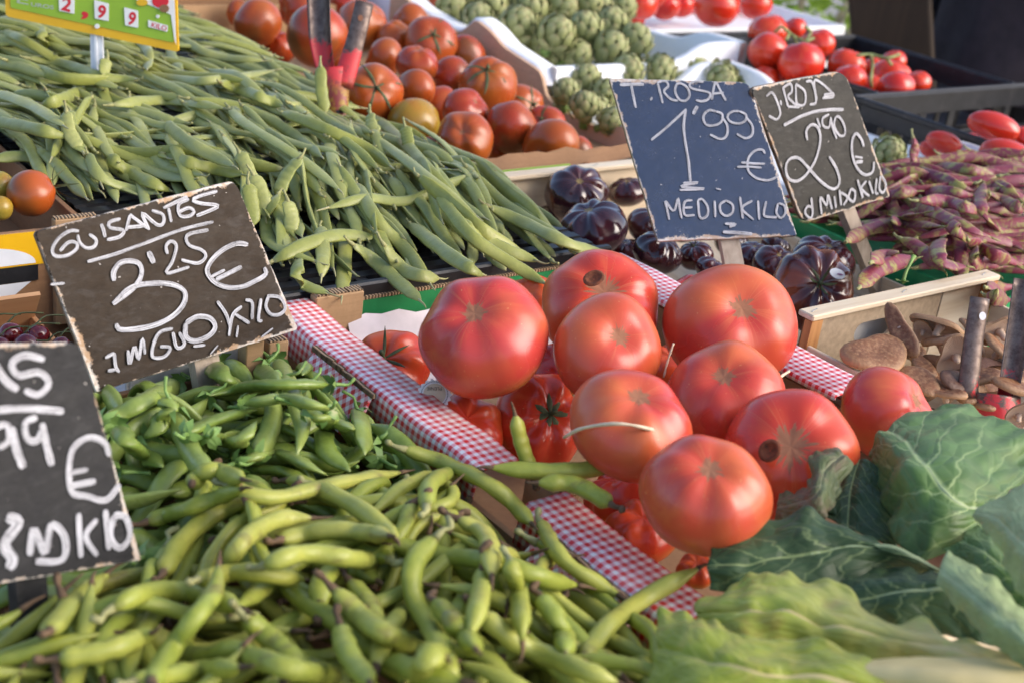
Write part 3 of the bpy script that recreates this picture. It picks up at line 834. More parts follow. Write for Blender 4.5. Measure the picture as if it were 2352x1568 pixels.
# ------------------------------------------------------------------ gingham tomato crate
def tomato_crate():
    x0, x1, y0, y1 = .527, .942, .37, .958
    root = empty('tomato_crate', (.73, .66, TABLE_Z)); tag(root, 'cardboard crate with red and white gingham rims holding big pink tomatoes', 'crate')
    mb = MB(); mb.box((x0 + .0095, y0 + .0065, -.085), (x1 - .0095, y1 - .0065, -.080)); mb.build('bottom', MAT['kraft'], root)
    def rim(xa, xb, ya, yb, zt, outer, name='rim'):
        """folded flap: a flat top strip, a rounded fold and a skirt on the outer side, printed with checks"""
        prof = []
        sgn = -1 if outer == 'left' else 1
        xo, xi = (xa, xb) if outer == 'left' else (xb, xa)
        prof.append((xi, zt - .004)); prof.append((xi, zt))
        for k in range(7):
            a = k / 6 * math.pi * .5; rr = .007
            prof.append((xo - sgn * rr + sgn * rr * math.sin(a), zt - rr + rr * math.cos(a)))
        prof.append((xo + sgn * .003, zt - .030)); 
        ys = np.linspace(ya, yb, 26)
        V = []; UV = []; d = 0; ds = [0]
        for k in range(1, len(prof)): ds.append(ds[-1] + math.dist(prof[k], prof[k - 1]))
        for i, y in enumerate(ys):
            wob = .0022 * mnoise.noise(Vector((y * 14, xa * 9, 0)))
            for k, (x, z) in enumerate(prof):
                V.append((x + wob * .6, y, z + wob * (1 + 1.2 * mnoise.noise(Vector((y * 30, k, 2)))))); UV.append((y, ds[k]))
        m = len(prof)
        f = [(i * m + k, (i + 1) * m + k, (i + 1) * m + k + 1, i * m + k + 1) for i in range(len(ys) - 1) for k in range(m - 1)]
        o = add(name, V, f, MAT['gingham'], root, uvs=UV)
        md = o.modifiers.new('board', 'SOLIDIFY'); md.thickness = .0022; md.offset = -1
        return o
    rim(.525, .563, .640, .957, .0, 'left')
    rim(.525, .566, .372, .588, .0, 'left')
    rim(.892, .944, .372, .600, -.002, 'right')
    rim(.890, .944, .612, .952, -.002, 'right')
    # torn hand-hole flaps on the outer left side: tilted check panels over a dark opening
    for (ya, yb) in ((.765, .872), (.452, .565)):
        P = np.array([(.5215, ya + .012, -.0035), (.5215, yb - .008, -.0035), (.498, yb, -.036), (.498, ya, -.036)])
        n = 10; V = []; UV = []
        for i in range(n):
            s = i / (n - 1); jag = .0025 * mnoise.noise(Vector((s * 9, ya * 40, 0)))
            a = P[0] * (1 - s) + P[1] * s + np.array([0, 0, jag]); b = P[3] * (1 - s) + P[2] * s
            for q in range(4):
                p = a * (1 - q / 3) + b * q / 3; V.append(p); UV.append(((p[1] + p[2]) * .72, (p[1] - p[2]) * .72))
        f = [(i * 4 + q, i * 4 + q + 1, (i + 1) * 4 + q + 1, (i + 1) * 4 + q) for i in range(n - 1) for q in range(3)]
        o = add('hand_hole_flap', V, f, MAT['gingham'], root, uvs=UV, smooth=False)
        md = o.modifiers.new('board', 'SOLIDIFY'); md.thickness = .003; md.offset = 0
        mb = MB()
        for i in range(12):
            s = i / 11; y = ya + .012 + (yb - ya - .02) * s; w = .0035 + .0015 * R.random()
            mb.box((.5185, y - .0045, -.0045 - .001 * s), (.5185 + w, y + .0045, -.0012 + .0016 * R.random()))
        mb.build('torn_edge', MAT['corr'], root)
    # brown board below the skirts and the corner posts
    for xa in (.5305, .936):
        mb = MB(); mb.box((xa, y0, TABLE_Z), (xa + .005, y1, -.034)); mb.build('side', MAT['kraft'], root)
    for ya in (y0, y1 - .006):
        mb = MB(); mb.box((x0 + .012, ya, TABLE_Z), (x1 - .012, ya + .006, -.040)); mb.build('end', MAT['kraft'], root)
    def gusset(xc, yc, w, d, h, z, name='corner_post'):
        mb = MB(); mb.box((xc - w / 2, yc - d / 2, z), (xc + w / 2, yc + d / 2, z + h), bev=.001)
        o = mb.build(name, MAT['kraft'], root)
        mb = MB()
        for k in range(3): mb.box((xc - w / 2 + .001 + k * w / 3, yc - d / 2 + .001, z + h + .0004), (xc - w / 2 + (k + 1) * w / 3 - .001, yc + d / 2 - .001, z + h + .0016))
        mb.build('cut_edge', MAT['corr'], o)
    gusset(.590, .950, .050, .012, .045, -.040)
    gusset(.574, .612, .014, .046, .040, -.046)
    gusset(.870, .612, .030, .050, .034, -.050)
    gusset(.905, .961, .03, .014, .036, -.036)
    # green printed end board and its raw lip
    mb = MB(); mb.box((.622, .9585, -.045), (.885, .9635, -.012)); mb.build('green_end_board', MAT['greenboard'], root)
    mb = MB(); mb.box((.622, .9585, -.0115), (.885, .9635, -.0085)); mb.build('raw_lip', MAT['corr'], root)
    # crumpled paper liner
    V = []; n = 16
    for i in range(n):
        for j in range(6):
            x = .60 + .28 * i / (n - 1); s = j / 5
            V.append((x, .945 - .05 * s + .004 * mnoise.noise(Vector((x * 60, s * 3, 0))), -.030 - .05 * s + .006 * mnoise.noise(Vector((x * 80, s * 5, 3))) + (.008 * abs(math.sin(x * 190)) if j == 0 else 0)))
    o = add('liner', V, [(i * 6 + j, (i + 1) * 6 + j, (i + 1) * 6 + j + 1, i * 6 + j + 1) for i in range(n - 1) for j in range(5)], MAT['paper'], root)
tomato_crate()

# ------------------------------------------------------------------ black plastic tray under the flat beans
def bean_tray():
    x0, x1, y0, y1 = .462, .936, .972, 2.26
    root = empty('bean_tray', (.55, 1.5, TABLE_Z)); tag(root, 'black slotted plastic tray under the heap of flat beans', 'tray')
    mb = MB(); zt = -.004
    ny = int((y1 - y0) / .022)
    for i in range(ny):
        y = y0 + i * .022
        mb.box((x0, y, zt - .010), (x1, y + .0125, zt))
    mb.build('slotted_deck', MAT['black_plastic'], root)
    mb = MB(); nx = int((x1 - x0) / .055)
    for i in range(nx + 1):
        x = x0 + i * (x1 - x0 - .012) / nx
        mb.box((x, y0 + .0005, zt - .012), (x + .012, y1, zt - .0015))
    mb.build('deck_ribs', MAT['black_plastic'], root)
    mb = MB(); mb.box((x0, y0 - .010, -.055), (x1, y0 - .0005, .0035), bev=.002); mb.build('rim', MAT['black_plastic'], root)
    for lo, hi in walls(x0 + .01, x1 - .01, y0 + .01, y1, TABLE_Z, -.017, .006):
        m2 = MB(); m2.box(lo, hi, bev=.001); m2.build('side', MAT['black_plastic'], root)
bean_tray()
open_box('black_tray', 'plain black plastic tray behind the yellow box under the flat beans', .10, .455, 1.485, 2.16, TABLE_Z, -.006, .006, MAT['black_plastic'], 'tray')

# ------------------------------------------------------------------ wooden crates
def slat_crate(name, label, x0, x1, y0, y1, zr, zb, ends, handle=False, zside=None):
    """thin poplar crate: plank ends with a cap batten, low side slats, corner posts, staples"""
    root = empty(name, ((x0 + x1) / 2, (y0 + y1) / 2, TABLE_Z)); tag(root, label, 'crate')
    for e in ends:
        y = y1 if e == 'back' else y0 + .02
        mb = MB(); mb.box((x0, y - .019, zr - .006), (x1, y, zr), bev=.0012); mb.build('cap_batten', MAT['wood_x'], root)
        if handle:
            xs = x0 + (x1 - x0) * .72
            # fibre panel with an oval hand hole, cut as four pieces round the hole
            hx0, hx1, hz0, hz1 = x0 + .085, x0 + .145, zr - .047, zr - .026
            ya, yb = y - .0085, y - .0055
            outer = [(x0 + .004, zb), (xs, zb), (xs, zr - .0065), (x0 + .004, zr - .0065)]
            hole = []
            rr = (hz1 - hz0) / 2; cz = (hz0 + hz1) / 2
            for k in range(9): a = -math.pi / 2 + math.pi * k / 8; hole.append((hx1 - rr + rr * math.cos(a), cz + rr * math.sin(a)))
            for k in range(9): a = math.pi / 2 + math.pi * k / 8; hole.append((hx0 + rr + rr * math.cos(a), cz + rr * math.sin(a)))
            # bridge polygons: project each hole vertex to the outer rectangle
            def proj(p):
                cx, cc = (hx0 + hx1) / 2, cz; dx, dz = p[0] - cx, p[1] - cc; best = 9
                for lim, dd, c0 in ((outer[1][0], dx, cx), (outer[0][0], dx, cx), (outer[2][1], dz, cc), (outer[0][1], dz, cc)):
                    if abs(dd) > 1e-9:
                        k = (lim - c0) / dd
                        if k > 0: best = min(best, k)
                return (cx + dx * best, cc + dz * best)
            out = [proj(p) for p in hole]
            V = [(p[0], ya, p[1]) for p in hole] + [(p[0], ya, p[1]) for p in out] + [(p[0], yb, p[1]) for p in hole] + [(p[0], yb, p[1]) for p in out]
            m = len(hole); f = []
            for i in range(m):
                j = (i + 1) % m
                f += [(i, j, m + j, m + i), (2 * m + j, 2 * m + i, 3 * m + i, 3 * m + j), (j, i, 2 * m + i, 2 * m + j)]
            # corners of the rectangle
            for cx_, cz_ in outer:
                k = min(range(m), key=lambda q: abs(out[q][0] - cx_) + abs(out[q][1] - cz_))
                nb = [q for q in ((k + 1) % m, (k - 1) % m)]
                for q in nb:
                    b = len(V); V += [(cx_, ya, cz_), (cx_, yb, cz_)]
                    f += [(m + k, m + q, b), (3 * m + q, 3 * m + k, b + 1)]
            add('end_panel', V, f, MAT['fibre'], root, smooth=False)
            mb = MB(); mb.box((xs + .001, y - .0095, zb), (x1 - .001, y - .0055, zr - .0065)); mb.build('end_plank', MAT['wood_x'], root)
            mb = MB(); mb.box((hx0 - .02, y + .012, hz0 - .015), (hx1 + .03, y + .0135, hz1 + .012)); mb.build('paper_label', MAT['white_card'], root)
        else:
            mb = MB(); mb.box((x0 + .003, y - .0085, zb), (x1 - .003, y - .0055, zr - .0065)); mb.build('end_plank', MAT['wood_x'], root)
        for xa in (x0, x1 - .018):
            mb = MB(); mb.box((xa + .001, y - .018, zb - .01), (xa + .017, y - .009 if handle else y - .0088, zr - .0065)); mb.build('corner_post', MAT['endgrain'], root)
        for k in range(3):
            xx = x0 + .012 + (x1 - x0 - .03) * k / 2
            mb = MB(); mb.raw(*tube_geo(spline([(xx - .005, y - .011, zr - .0008), (xx - .0047, y - .011, zr + .0007), (xx + .005, y - .008, zr + .0007), (xx + .0053, y - .008, zr - .0008)], 8), .0005, 5)[:2]); mb.build('staple', MAT['staple'], root, smooth=True)
    zs = zside if zside is not None else zr - .02
    for xa in (x0, x1 - .004):
        for zt in (zs, zs - .05):
            mb = MB(); mb.box((xa, y0 + .0205, zt - .042), (xa + .004, y1 - .0195, zt), bev=.0006); mb.build('side_slat', MAT['wood_y'], root)
    mb = MB(); mb.box((x0 + .0045, y0 + .001, -.084), (x1 - .0045, y1 - .0195, -.080)); mb.build('bottom', MAT['wood_y'], root)
    mb = MB(); mb.box((x0 + .0045, y0 - .004, -.12), (x1 - .0045, y0 + .0005, zs - .002), bev=.0006); mb.build('front_plank', MAT['wood_x'], root)
    for xa in (x0 + .0045, x1 - .0225):
        for ya in (y0 + .0015, y1 - .0385):
            mb = MB(); mb.box((xa, ya, TABLE_Z), (xa + .018, ya + .018, -.0845)); mb.build('foot', MAT['endgrain'], root)
    return root
slat_crate('purple_tomato_crate', 'pale wooden crate holding the purple black tomatoes', .955, 1.30, .78, 1.222, .0, -.13, ('back',), zside=-.045)
slat_crate('mushroom_crate', 'pale wooden crate with oval hand hole holding shiitake mushrooms', .957, 1.263, .30, .722, .026, -.12, ('back',), handle=True, zside=-.004)

# cardboard box of the orange tomatoes, a tan wall added outside the foam's curved edge, and the two foam trays beside it
def profile_px():
    return [(900, -40), (961, 20), (1013, 49), (1050, 68), (1064, 66), (1092, 40), (1125, 66), (1158, 105), (1234, 155), (1244, 166), (1254, 214), (1277, 244), (1327, 267), (1382, 293), (1409, 288), (1440, 284), (1500, 300)]
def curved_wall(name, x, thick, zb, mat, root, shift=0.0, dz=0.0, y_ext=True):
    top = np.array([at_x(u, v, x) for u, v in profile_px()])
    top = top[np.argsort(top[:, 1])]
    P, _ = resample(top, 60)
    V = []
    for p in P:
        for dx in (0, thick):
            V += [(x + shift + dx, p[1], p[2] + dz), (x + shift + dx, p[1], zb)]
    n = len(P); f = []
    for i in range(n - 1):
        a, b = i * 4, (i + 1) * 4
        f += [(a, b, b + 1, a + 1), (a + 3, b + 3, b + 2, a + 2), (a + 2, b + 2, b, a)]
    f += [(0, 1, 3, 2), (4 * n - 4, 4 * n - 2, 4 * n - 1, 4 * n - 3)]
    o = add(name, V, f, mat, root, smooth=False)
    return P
def orange_box():
    x0, x1, y0, y1 = .960, 1.418, 1.232, 2.24
    root = empty('orange_tomato_box', (1.2, 1.7, TABLE_Z)); tag(root, 'cardboard box with an added wavy tan wall holding orange brown tomatoes', 'box')
    curved_wall('wavy_side', 1.412, .006, TABLE_Z + .005, MAT['wavy_tan'], root, dz=-.004)
    mb = MB(); mb.box((x0 + .0065, y0 + .0095, -.086), (x1 - .0065, y1 - .0065, -.082)); mb.build('bottom', MAT['kraft'], root)
    mb = MB(); mb.box((x0, y0 + .01, TABLE_Z + .005), (x0 + .006, y1, -.030)); mb.build('side', MAT['kraft'], root)
    mb = MB(); mb.box((x0 + .007, y0 + .004, TABLE_Z + .005), (x1 - .008, y0 + .009, -.015)); mb.build('end', MAT['kraft_dark'], root)
    mb = MB(); mb.box((x0 + .007, y1 - .006, TABLE_Z + .005), (x1 - .008, y1, -.015)); mb.build('end', MAT['kraft'], root)
    # frayed lip of liner paper and a strip of lime tape at the near end
    V = []; n = 26
    for i in range(n):
        x = .975 + .40 * i / (n - 1)
        for j in range(3):
            V.append((x, y0 + .012 + .012 * j, -.010 + .010 * mnoise.noise(Vector((x * 26, j * .7, 0))) + .006 * j))
    add('paper_lip', V, [(i * 3 + j, (i + 1) * 3 + j, (i + 1) * 3 + j + 1, i * 3 + j + 1) for i in range(n - 1) for j in range(2)], MAT['kraft_dark'], root)
    mb = MB(); mb.box((.968, y0 + .0005, -.022), (1.10, y0 + .0035, -.003)); mb.build('tape', MAT['lime_card'], root)
orange_box()

def foam_tray(name, label, x0, x1, y0, y1, zr, zb, scal):
    """white foam tray whose walls dip in the middle and flare at the corners"""
    root = empty(name, ((x0 + x1) / 2, (y0 + y1) / 2, zb)); tag(root, label, 'tray')
    mb = MB(); mb.box((x0 + .041, y0 + .0205, -.100), (x1 - .0205, y1 - .0205, -.088)); mb.build('bottom', MAT['foam'], root)
    th = .020
    def wall(a, b, inward, nm, dips, one=False):
        a, b = np.array(a, float), np.array(b, float); L = np.linalg.norm(b - a); d = (b - a) / L; w = np.array([*inward, 0.0])
        n = 34; V = []
        for i in range(n):
            s = i / (n - 1)
            # dip: high shoulders at the ends, scooped between
            e = (1 - s) * .8 if one else min(s, 1 - s)
            k = 1 / (1 + math.exp(-(e - .22) * 34))
            z = zr - dips * k
            p = a + (b - a) * s
            prof = [(0, zb), (0, z - .004), (.004, z), (th - .004, z), (th, z - .004), (th, zb)]
            for q, h in prof: V.append((p[0] + w[0] * q, p[1] + w[1] * q, h))
        m = 6
        f = [(i * m + k, (i + 1) * m + k, (i + 1) * m + k + 1, i * m + k + 1) for i in range(n - 1) for k in range(m - 1)]
        f += [tuple(range(m - 1, -1, -1)), tuple((n - 1) * m + k for k in range(m))]
        add(nm, V, f, MAT['foam'], root)
    wall((x0 + th, y0, 0), (x1 - th, y0, 0), (0, 1), 'end_wall', scal, True)
    wall((x0 + th, y1, 0), (x1 - th, y1, 0), (0, -1), 'end_wall', scal, True)
    wall((x1, y0, 0), (x1, y1, 0), (-1, 0), 'side_wall', scal)
    return root
tA = foam_tray('foam_tray', 'white foam tray of artichokes with a flared corner beside red tomatoes', 1.423, 1.90, 1.685, 2.30, .030, TABLE_Z, .034)
tB = foam_tray('foam_tray', 'white foam tray of artichokes behind the two upright chalk signs', 1.423, 1.84, 1.075, 1.665, .004, TABLE_Z, .040)
# the near side walls of both foam trays follow the wavy cut: one piece each
def foam_side(root, ylo, yhi):
    top = np.array([at_x(u, v, 1.421) for u, v in profile_px()]); top = top[np.argsort(top[:, 1])]
    ys = np.linspace(ylo, yhi, 40); zs = np.interp(ys, top[:, 1], top[:, 2])
    V = []
    for y, z in zip(ys, zs):
        for q, h in ((0, TABLE_Z), (0, z - .002), (.003, z + .001), (.037, z + .001), (.041, z - .004), (.041, TABLE_Z)): V.append((1.4215 + q, y, h))
    m = 6; n = 40
    f = [(i * m + k, (i + 1) * m + k, (i + 1) * m + k + 1, i * m + k + 1) for i in range(n - 1) for k in range(m - 1)]
    f += [tuple(range(m - 1, -1, -1)), tuple((n - 1) * m + k for k in range(m))]
    add('side_wall', V, f, MAT['foam'], root)
foam_side(tA, 1.686, 2.29); foam_side(tB, 1.10, 1.664)

# ------------------------------------------------------------------ black plastic crates on the far side
def vent_crate(name, label, x0, x1, y0, y1, zr, zb, mat='black_plastic', post=.03):
    root = empty(name, ((x0 + x1) / 2, (y0 + y1) / 2, zb)); tag(root, label, 'crate')
    M_ = MAT[mat]
    mb = MB(); mb.box((x0 + .0065, y0 + .0065, zr - .082), (x1 - .0065, y1 - .0065, zr - .078)); mb.build('bottom', M_, root)
    for side in range(4):
        mb = MB(); th = .006
        if side < 2:
            y = y0 if side == 0 else y1 - th
            def bar(a, b, z0, z1, o=0): mb.box((x0 + (x1 - x0) * a, y + o, z0), (x0 + (x1 - x0) * b, y + th - o, z1), bev=.001)
        else:
            x = x0 if side == 2 else x1 - th
            def bar(a, b, z0, z1, o=0): mb.box((x + o, y0 + .007 + (y1 - y0 - .014) * a, z0), (x + th - o, y0 + .007 + (y1 - y0 - .014) * b, z1), bev=.001)
        h = zr - zb
        bar(0, 1, zr - .22 * h, zr)
        bar(0, 1, zb + .005, zb + .22 * h)
        bar(0.02, .98, zb + .46 * h, zb + .56 * h, .0008)
        for k in range(7): 
            a = k / 6 * .9
            bar(a, a + .1 if k in (0, 6) else a + .035, zb + .2201 * h, zr - .2201 * h, .0012)
        mb.build('side', M_, root)
        m2 = MB()
        if side < 2: m2.box((x0 - .008, (y0 - .010 if side == 0 else y1 + .0005), zr - .008), (x1 + .008, (y0 - .0005 if side == 0 else y1 + .010), zr + .003), bev=.002)
        else: m2.box(((x0 - .010) if side == 2 else x1 + .0005, y0 + .0005, zr - .008), ((x0 - .0005) if side == 2 else x1 + .010, y1 - .0005, zr + .003), bev=.002)
        m2.build('rim', M_, root)
    return root
vent_crate('plastic_crate', 'black vented plastic crate holding vine tomatoes, behind the plum tomato crate', 1.95, 2.36, 1.405, 1.80, .005, TABLE_Z)
vent_crate('plastic_crate', 'black vented plastic crate holding plum tomatoes at the end of the stall', 1.865, 2.46, .93, 1.383, .008, TABLE_Z)
vent_crate('plastic_crate', 'black vented plastic crate by the green shrub, with the loose bunch of vine tomatoes', 1.95, 2.40, 1.83, 1.96, -.022, TABLE_Z)
open_box('red_tomato_box', 'low white box of large red tomatoes behind the artichokes', 1.92, 2.66, 2.06, 2.42, TABLE_Z, -.035, .010, MAT['foam'], 'box')
# green crate with the purple beans
open_box('purple_bean_box', 'bright green plastic crate holding the purple streaked beans', 1.315, 1.80, .735, 1.068, TABLE_Z, -.028, .006, MAT['green_plastic'])

# ------------------------------------------------------------------ crates of the peas, broad beans and leaves, mostly hidden by their load
open_box('pea_crate', 'brown cardboard crate under the pea pods beside the gingham rim', .20, .510, .650, .905, TABLE_Z, -.030, .006, MAT['kraft_dark'], floor=-.085)
open_box('broad_bean_crate', 'brown cardboard crate under the heap of broad beans', .075, .512, .16, .635, TABLE_Z, -.048, .006, MAT['kraft_dark'])
open_box('leaf_crate', 'wooden crate under the cabbage and lettuce leaves', .555, .948, .13, .362, TABLE_Z, -.012, .006, MAT['wood_x'])
# corner boards of the pea crate seen next to the sign
root = [o for o in bpy.data.objects if o.name == 'pea_crate'][0]
for k, (xa, ya, w, zt) in enumerate(((.468, .899, .016, .004), (.489, .899, .018, -.002))):
    mb = MB(); mb.box((xa, ya - .012, -.10), (xa + w, ya + .004, zt), bev=.0008); o = mb.build('corner_board', MAT['kraft'], root)
    mb = MB(); mb.box((xa + .001, ya - .011, zt + .0003), (xa + w - .001, ya + .003, zt + .0015)); mb.build('cut_edge', MAT['corr'], o)
# white plastic tub behind the peas
tub = empty('white_tub', (.40, .95, TABLE_Z)); tag(tub, 'plain white plastic tub between the chalk sign and the gingham crate', 'tub')
for lo, hi in walls(.375, .512, .912, .966, TABLE_Z + .004, -.006, .003):
    mb = MB(); mb.box(lo, hi, bev=.001); mb.build('side', MAT['white_plastic'], tub)
mb = MB(); mb.box((.376, .913, TABLE_Z), (.511, .965, TABLE_Z + .0035)); mb.build('bottom', MAT['white_plastic'], tub)

# ------------------------------------------------------------------ far left: yellow printed box, cherry crate
def yellow_box():
    x0, x1, y0, y1 = .13, .455, 1.195, 1.47
    root = open_box('yellow_box', 'brown cardboard box with yellow and white printed front, holding three tomatoes', x0, x1, y0, y1, TABLE_Z, -.002, .006, MAT['kraft_dark'], 'box')
    y = y0 - .0012
    mb = MB(); mb.box((x0 + .001, y, -.036), (.415, y0 - .0002, -.0025)); mb.build('yellow_band', MAT['yellow_card'], root)
    V = [(.345, y - .0008, -.034)]; m = 28
    for k in range(m + 1):
        a = math.pi * k / m; V.append((.345 + .055 * math.cos(a), y - .0008, -.034 + .020 * math.sin(a)))
    mb = MB(); mb.raw(V, [(0, k + 1, k + 2) for k in range(m)]); mb.build('white_oval', MAT['white_plastic'], root)
    mb = MB(); mb.box((x0 + .001, y - .001, -.052), (.402, y0 - .0002, -.0365)); mb.build('black_band', MAT['black_plastic'], root)
    mb = MB(); mb.raw([(.30, y - .001, -.0525), (.395, y - .001, -.0525), (.352, y - .001, -.085), (.30, y - .001, -.085)], [(3, 2, 1, 0)]); mb.build('white_patch', MAT['white_plastic'], root)
    for k in range(4):
        mb = MB(); mb.raw([(.315 + .011 * k, y - .0016, -.0362), (.321 + .011 * k, y - .0016, -.030), (.326 + .011 * k, y - .0016, -.0362)], [(0, 2, 1)]); mb.build('green_motif', MAT['lime_card'], root)
    mb = MB(); mb.box((.416, y0 - .010, -.10), (.458, y0 - .0003, .010), bev=.001); p = mb.build('corner_post', MAT['kraft'], root)
    mb = MB(); mb.box((.417, y0 - .009, .0103), (.457, y0 - .001, .0116)); mb.build('cut_edge', MAT['corr'], p)
    # white label with a red oval on the post's neighbour board
    mb = MB(); mb.box((.459, y0 - .006, -.05), (.515, y0, .006), bev=.0006); p2 = mb.build('label_board', MAT['white_card'], root)
    V = [(.489, y0 - .0068, -.008)]
    for k in range(25): a = 2 * math.pi * k / 24; V.append((.489 + .018 * math.cos(a), y0 - .0068, -.008 + .009 * math.sin(a)))
    mb = MB(); mb.raw(V, [(0, k + 1, k + 2) for k in range(24)]); mb.build('red_oval', MAT['red_print'], p2)
    mb = MB(); mb.box((.4592, y0 - .0066, -.05), (.4632, y0 - .0061, .0058)); mb.build('green_stripe', MAT['lime_card'], p2)
    return p2
LABEL_BOARD = yellow_box()
root = open_box('cherry_crate', 'low wooden crate with a tan back board holding dark cherries', .10, .372, .915, 1.14, TABLE_Z, -.052, .005, wood_mat('cherry_crate_wood', (.50, .27, .13), (.40, .19, .08), 0))
mb = MB(); mb.obox((.245, 1.118, -.06), (1, 0, 0), norm((0, 1, -1.6)), norm((0, 1.6, 1)), (.125, .045, .002)); mb.build('back_board', wood_mat('tan_board_wood', (.56, .33, .17), (.48, .25, .12), 0), root)
# ------------------------------------------------------------------ big pink tomatoes in the gingham crate
BEEF = [  # u, v, width, height of centre, stem point, material, label
    (1105, 775, 303, .048, (1080, 686), 'beef', 'huge pink red tomato with small star scar and yellowish flank', 0.79),
    (1380, 712, 280, .040, (1398, 640), 'beef_big', 'large tomato with a wide corky scar and a round pit on top', 0.72),
    (1392, 803, 262, .052, (1442, 752), 'beef', 'pink tomato with small grey scar, between the pitted tomato and the one crossed by straw', 0.76),
    (1678, 748, 308, .045, (1722, 680), 'beef', 'very wide pink tomato with a long scar, beside the mushroom crate', 0.76),
    (1665, 915, 280, .045, (1660, 832), 'beef', 'tomato with flat top scar and orange rays, under the widest tomato', 0.76),
    (1446, 972, 288, .050, (1480, 872), 'beef', 'glossy orange red tomato with a pale straw lying across it', 0.76),
    (1810, 1045, 312, .036, (1822, 1012), 'beef_big', 'tomato with a long ragged scar and a round hole, next to the dark leaves', 0.76),
    (1617, 1142, 300, .050, (1638, 1046), 'beef', 'heart shaped pink tomato hanging over the gingham rim', 0.84),
    (2035, 950, 226, .030, (2135, 908), 'beef', 'orange red tomato lying against the mushroom crate, partly under a leaf', 0.86),
    (897, 845, 190, -.030, (868, 806), 'beef_low', 'ribbed tomato with dry green stalk, beside the gingham rim and paper liner', 0.72),
    (1060, 990, 200, -.030, (1085, 930), 'beef_low', 'low tomato against the gingham rim, beside the scalloped paper seal', 0.72),
    (1236, 968, 225, -.030, (1284, 938), 'beef_low', 'deeply lobed tomato with a brown green stalk, under the straw crossed one', .78),
    (1440, 1140, 190, -.035, (1400, 1060), 'beef_low', 'shaded tomato below the straw crossed tomato', 0.77),
    (1475, 1225, 170, -.030, (1480, 1160), 'beef_low', 'small tomato wedged between the heart shaped tomato and the gingham rim', 0.77),
    (1222, 690, 130, -.015, (1200, 650), 'beef_low', 'small tomato half hidden between the huge tomato and the pitted one', 0.77),
    (1275, 850, 150, -.030, (1260, 800), 'beef_low', 'dark shaded tomato under the small grey scarred one', 0.77),
    (1590, 700, 150, -.030, (1600, 650), 'beef_low', 'tomato mostly hidden behind the widest tomato', 0.77),
    (1540, 840, 120, -.040, (1540, 800), 'beef_low', 'shaded tomato in the gap beside the flat scarred tomato', 0.77),
    (1600, 1310, 90, -.020, (1600, 1280), 'beef_low', 'little red tomato showing at the end of the gingham rim', 0.84),
]
items = [dict(u=q[0], v=q[1], w=q[2], z=q[3], q=q) for q in BEEF]
relax(items, 80, .90)
for i, it in enumerate(items):
    q = it['q']; low = q[5] == 'beef_low'
    cal = None
    if i == 9: cal = dict(n=6, size=.62, stem=.34, curl=.25, wid=.09)
    if i == 11: cal = dict(n=7, size=.40, stem=.22, curl=.05, wid=.13)
    fruit('beefsteak_tomato', it['c'], it['r'], pole_at(it['c'], it['r'], *q[4]), MAT[q[5]], q[6], 'tomato', 'big tomatoes in the gingham crate',
          flat=q[7] * .95, lobes=R.choice((4, 5, 6)) if not low else 6, depth=.038 if not low else .075, dent=.12 if not low else .16, dentw=.27 if not low else .34, calyx=cal, seed=i * 3 + 2, nu=64, nv=36, lump=.06, sq=.86)
BEEF_POS = items
# the pits eaten into two of them
for i, (u, v), rr in ((1, (1364, 640), .0065), (6, (1768, 1034), .0060)):
    it = items[i]; par = [o for o in bpy.data.objects if o.get('label') == it['q'][6]][0]
    d = pole_at(it['c'], it['r'] * .9, u, v); Bm = basis_to(d); V = []; m = 18
    hit = at_d(u, v, depth_of(it['c'] + d * it['r'] * .93))
    import bpy as _b
    dg = None
    for ring, (rad, hgt) in enumerate(((1.25, .0005), (1.0, .0022), (.8, .001), (.45, -.0004), (0.05, -.001))):
        for k in range(m):
            a = 2 * math.pi * k / m; V.append(hit + Bm @ np.array([rad * rr * math.cos(a) * 1.15, rad * rr * math.sin(a), hgt]))
    f = [(g * m + k, g * m + (k + 1) % m, (g + 1) * m + (k + 1) % m, (g + 1) * m + k) for g in range(4) for k in range(m)]
    PIT = plain('pit_flesh', (.20, .06, .025), .8, .5, 300, dark=(.06, .03, .02))
    add('pit', V, f, PIT, par)

# ------------------------------------------------------------------ orange-brown tomatoes
ORANGE = [(834, 63, 120, .0, None), (944, 52, 80, -.01, None), (905, 90, 78, -.01, None), (990, 100, 114, .0, (998, 72)), (1070, 132, 92, -.02, None), (880, 140, 94, .0, None),
          (957, 150, 92, .015, None), (952, 207, 92, .01, None), (852, 220, 136, .015, (866, 198)), (1035, 180, 92, -.01, None), (1117, 200, 127, .0, (1117, 156)), (1007, 248, 100, -.02, None),
          (1070, 258, 106, .0, None), (950, 296, 118, -.015, None), (1068, 322, 126, -.005, (1060, 296)), (1177, 298, 116, -.01, None), (1264, 335, 122, -.02, None), (1195, 245, 100, -.03, (1228, 238)),
          (1252, 285, 86, -.045, (1240, 270)), (985, 348, 66, -.03, (985, 335)), (593, 53, 106, .01, None), (690, 18, 108, .0, None), (728, 82, 134, .02, None), (645, 112, 74, -.03, None), (548, 30, 60, -.02, None),
          (790, 10, 100, -.02, None), (1140, 352, 90, -.05, None), (1010, 30, 90, -.03, None), (1320, 352, 80, -.06, None), (780, 150, 90, -.04, None), (1130, 290, 80, -.06, None), (880, 10, 90, -.03, None), (1200, 350, 70, -.06, None)]
items = [dict(u=q[0], v=q[1], w=q[2] * 1.07, z=q[3], q=q) for q in ORANGE]
relax(items, 80, .90)
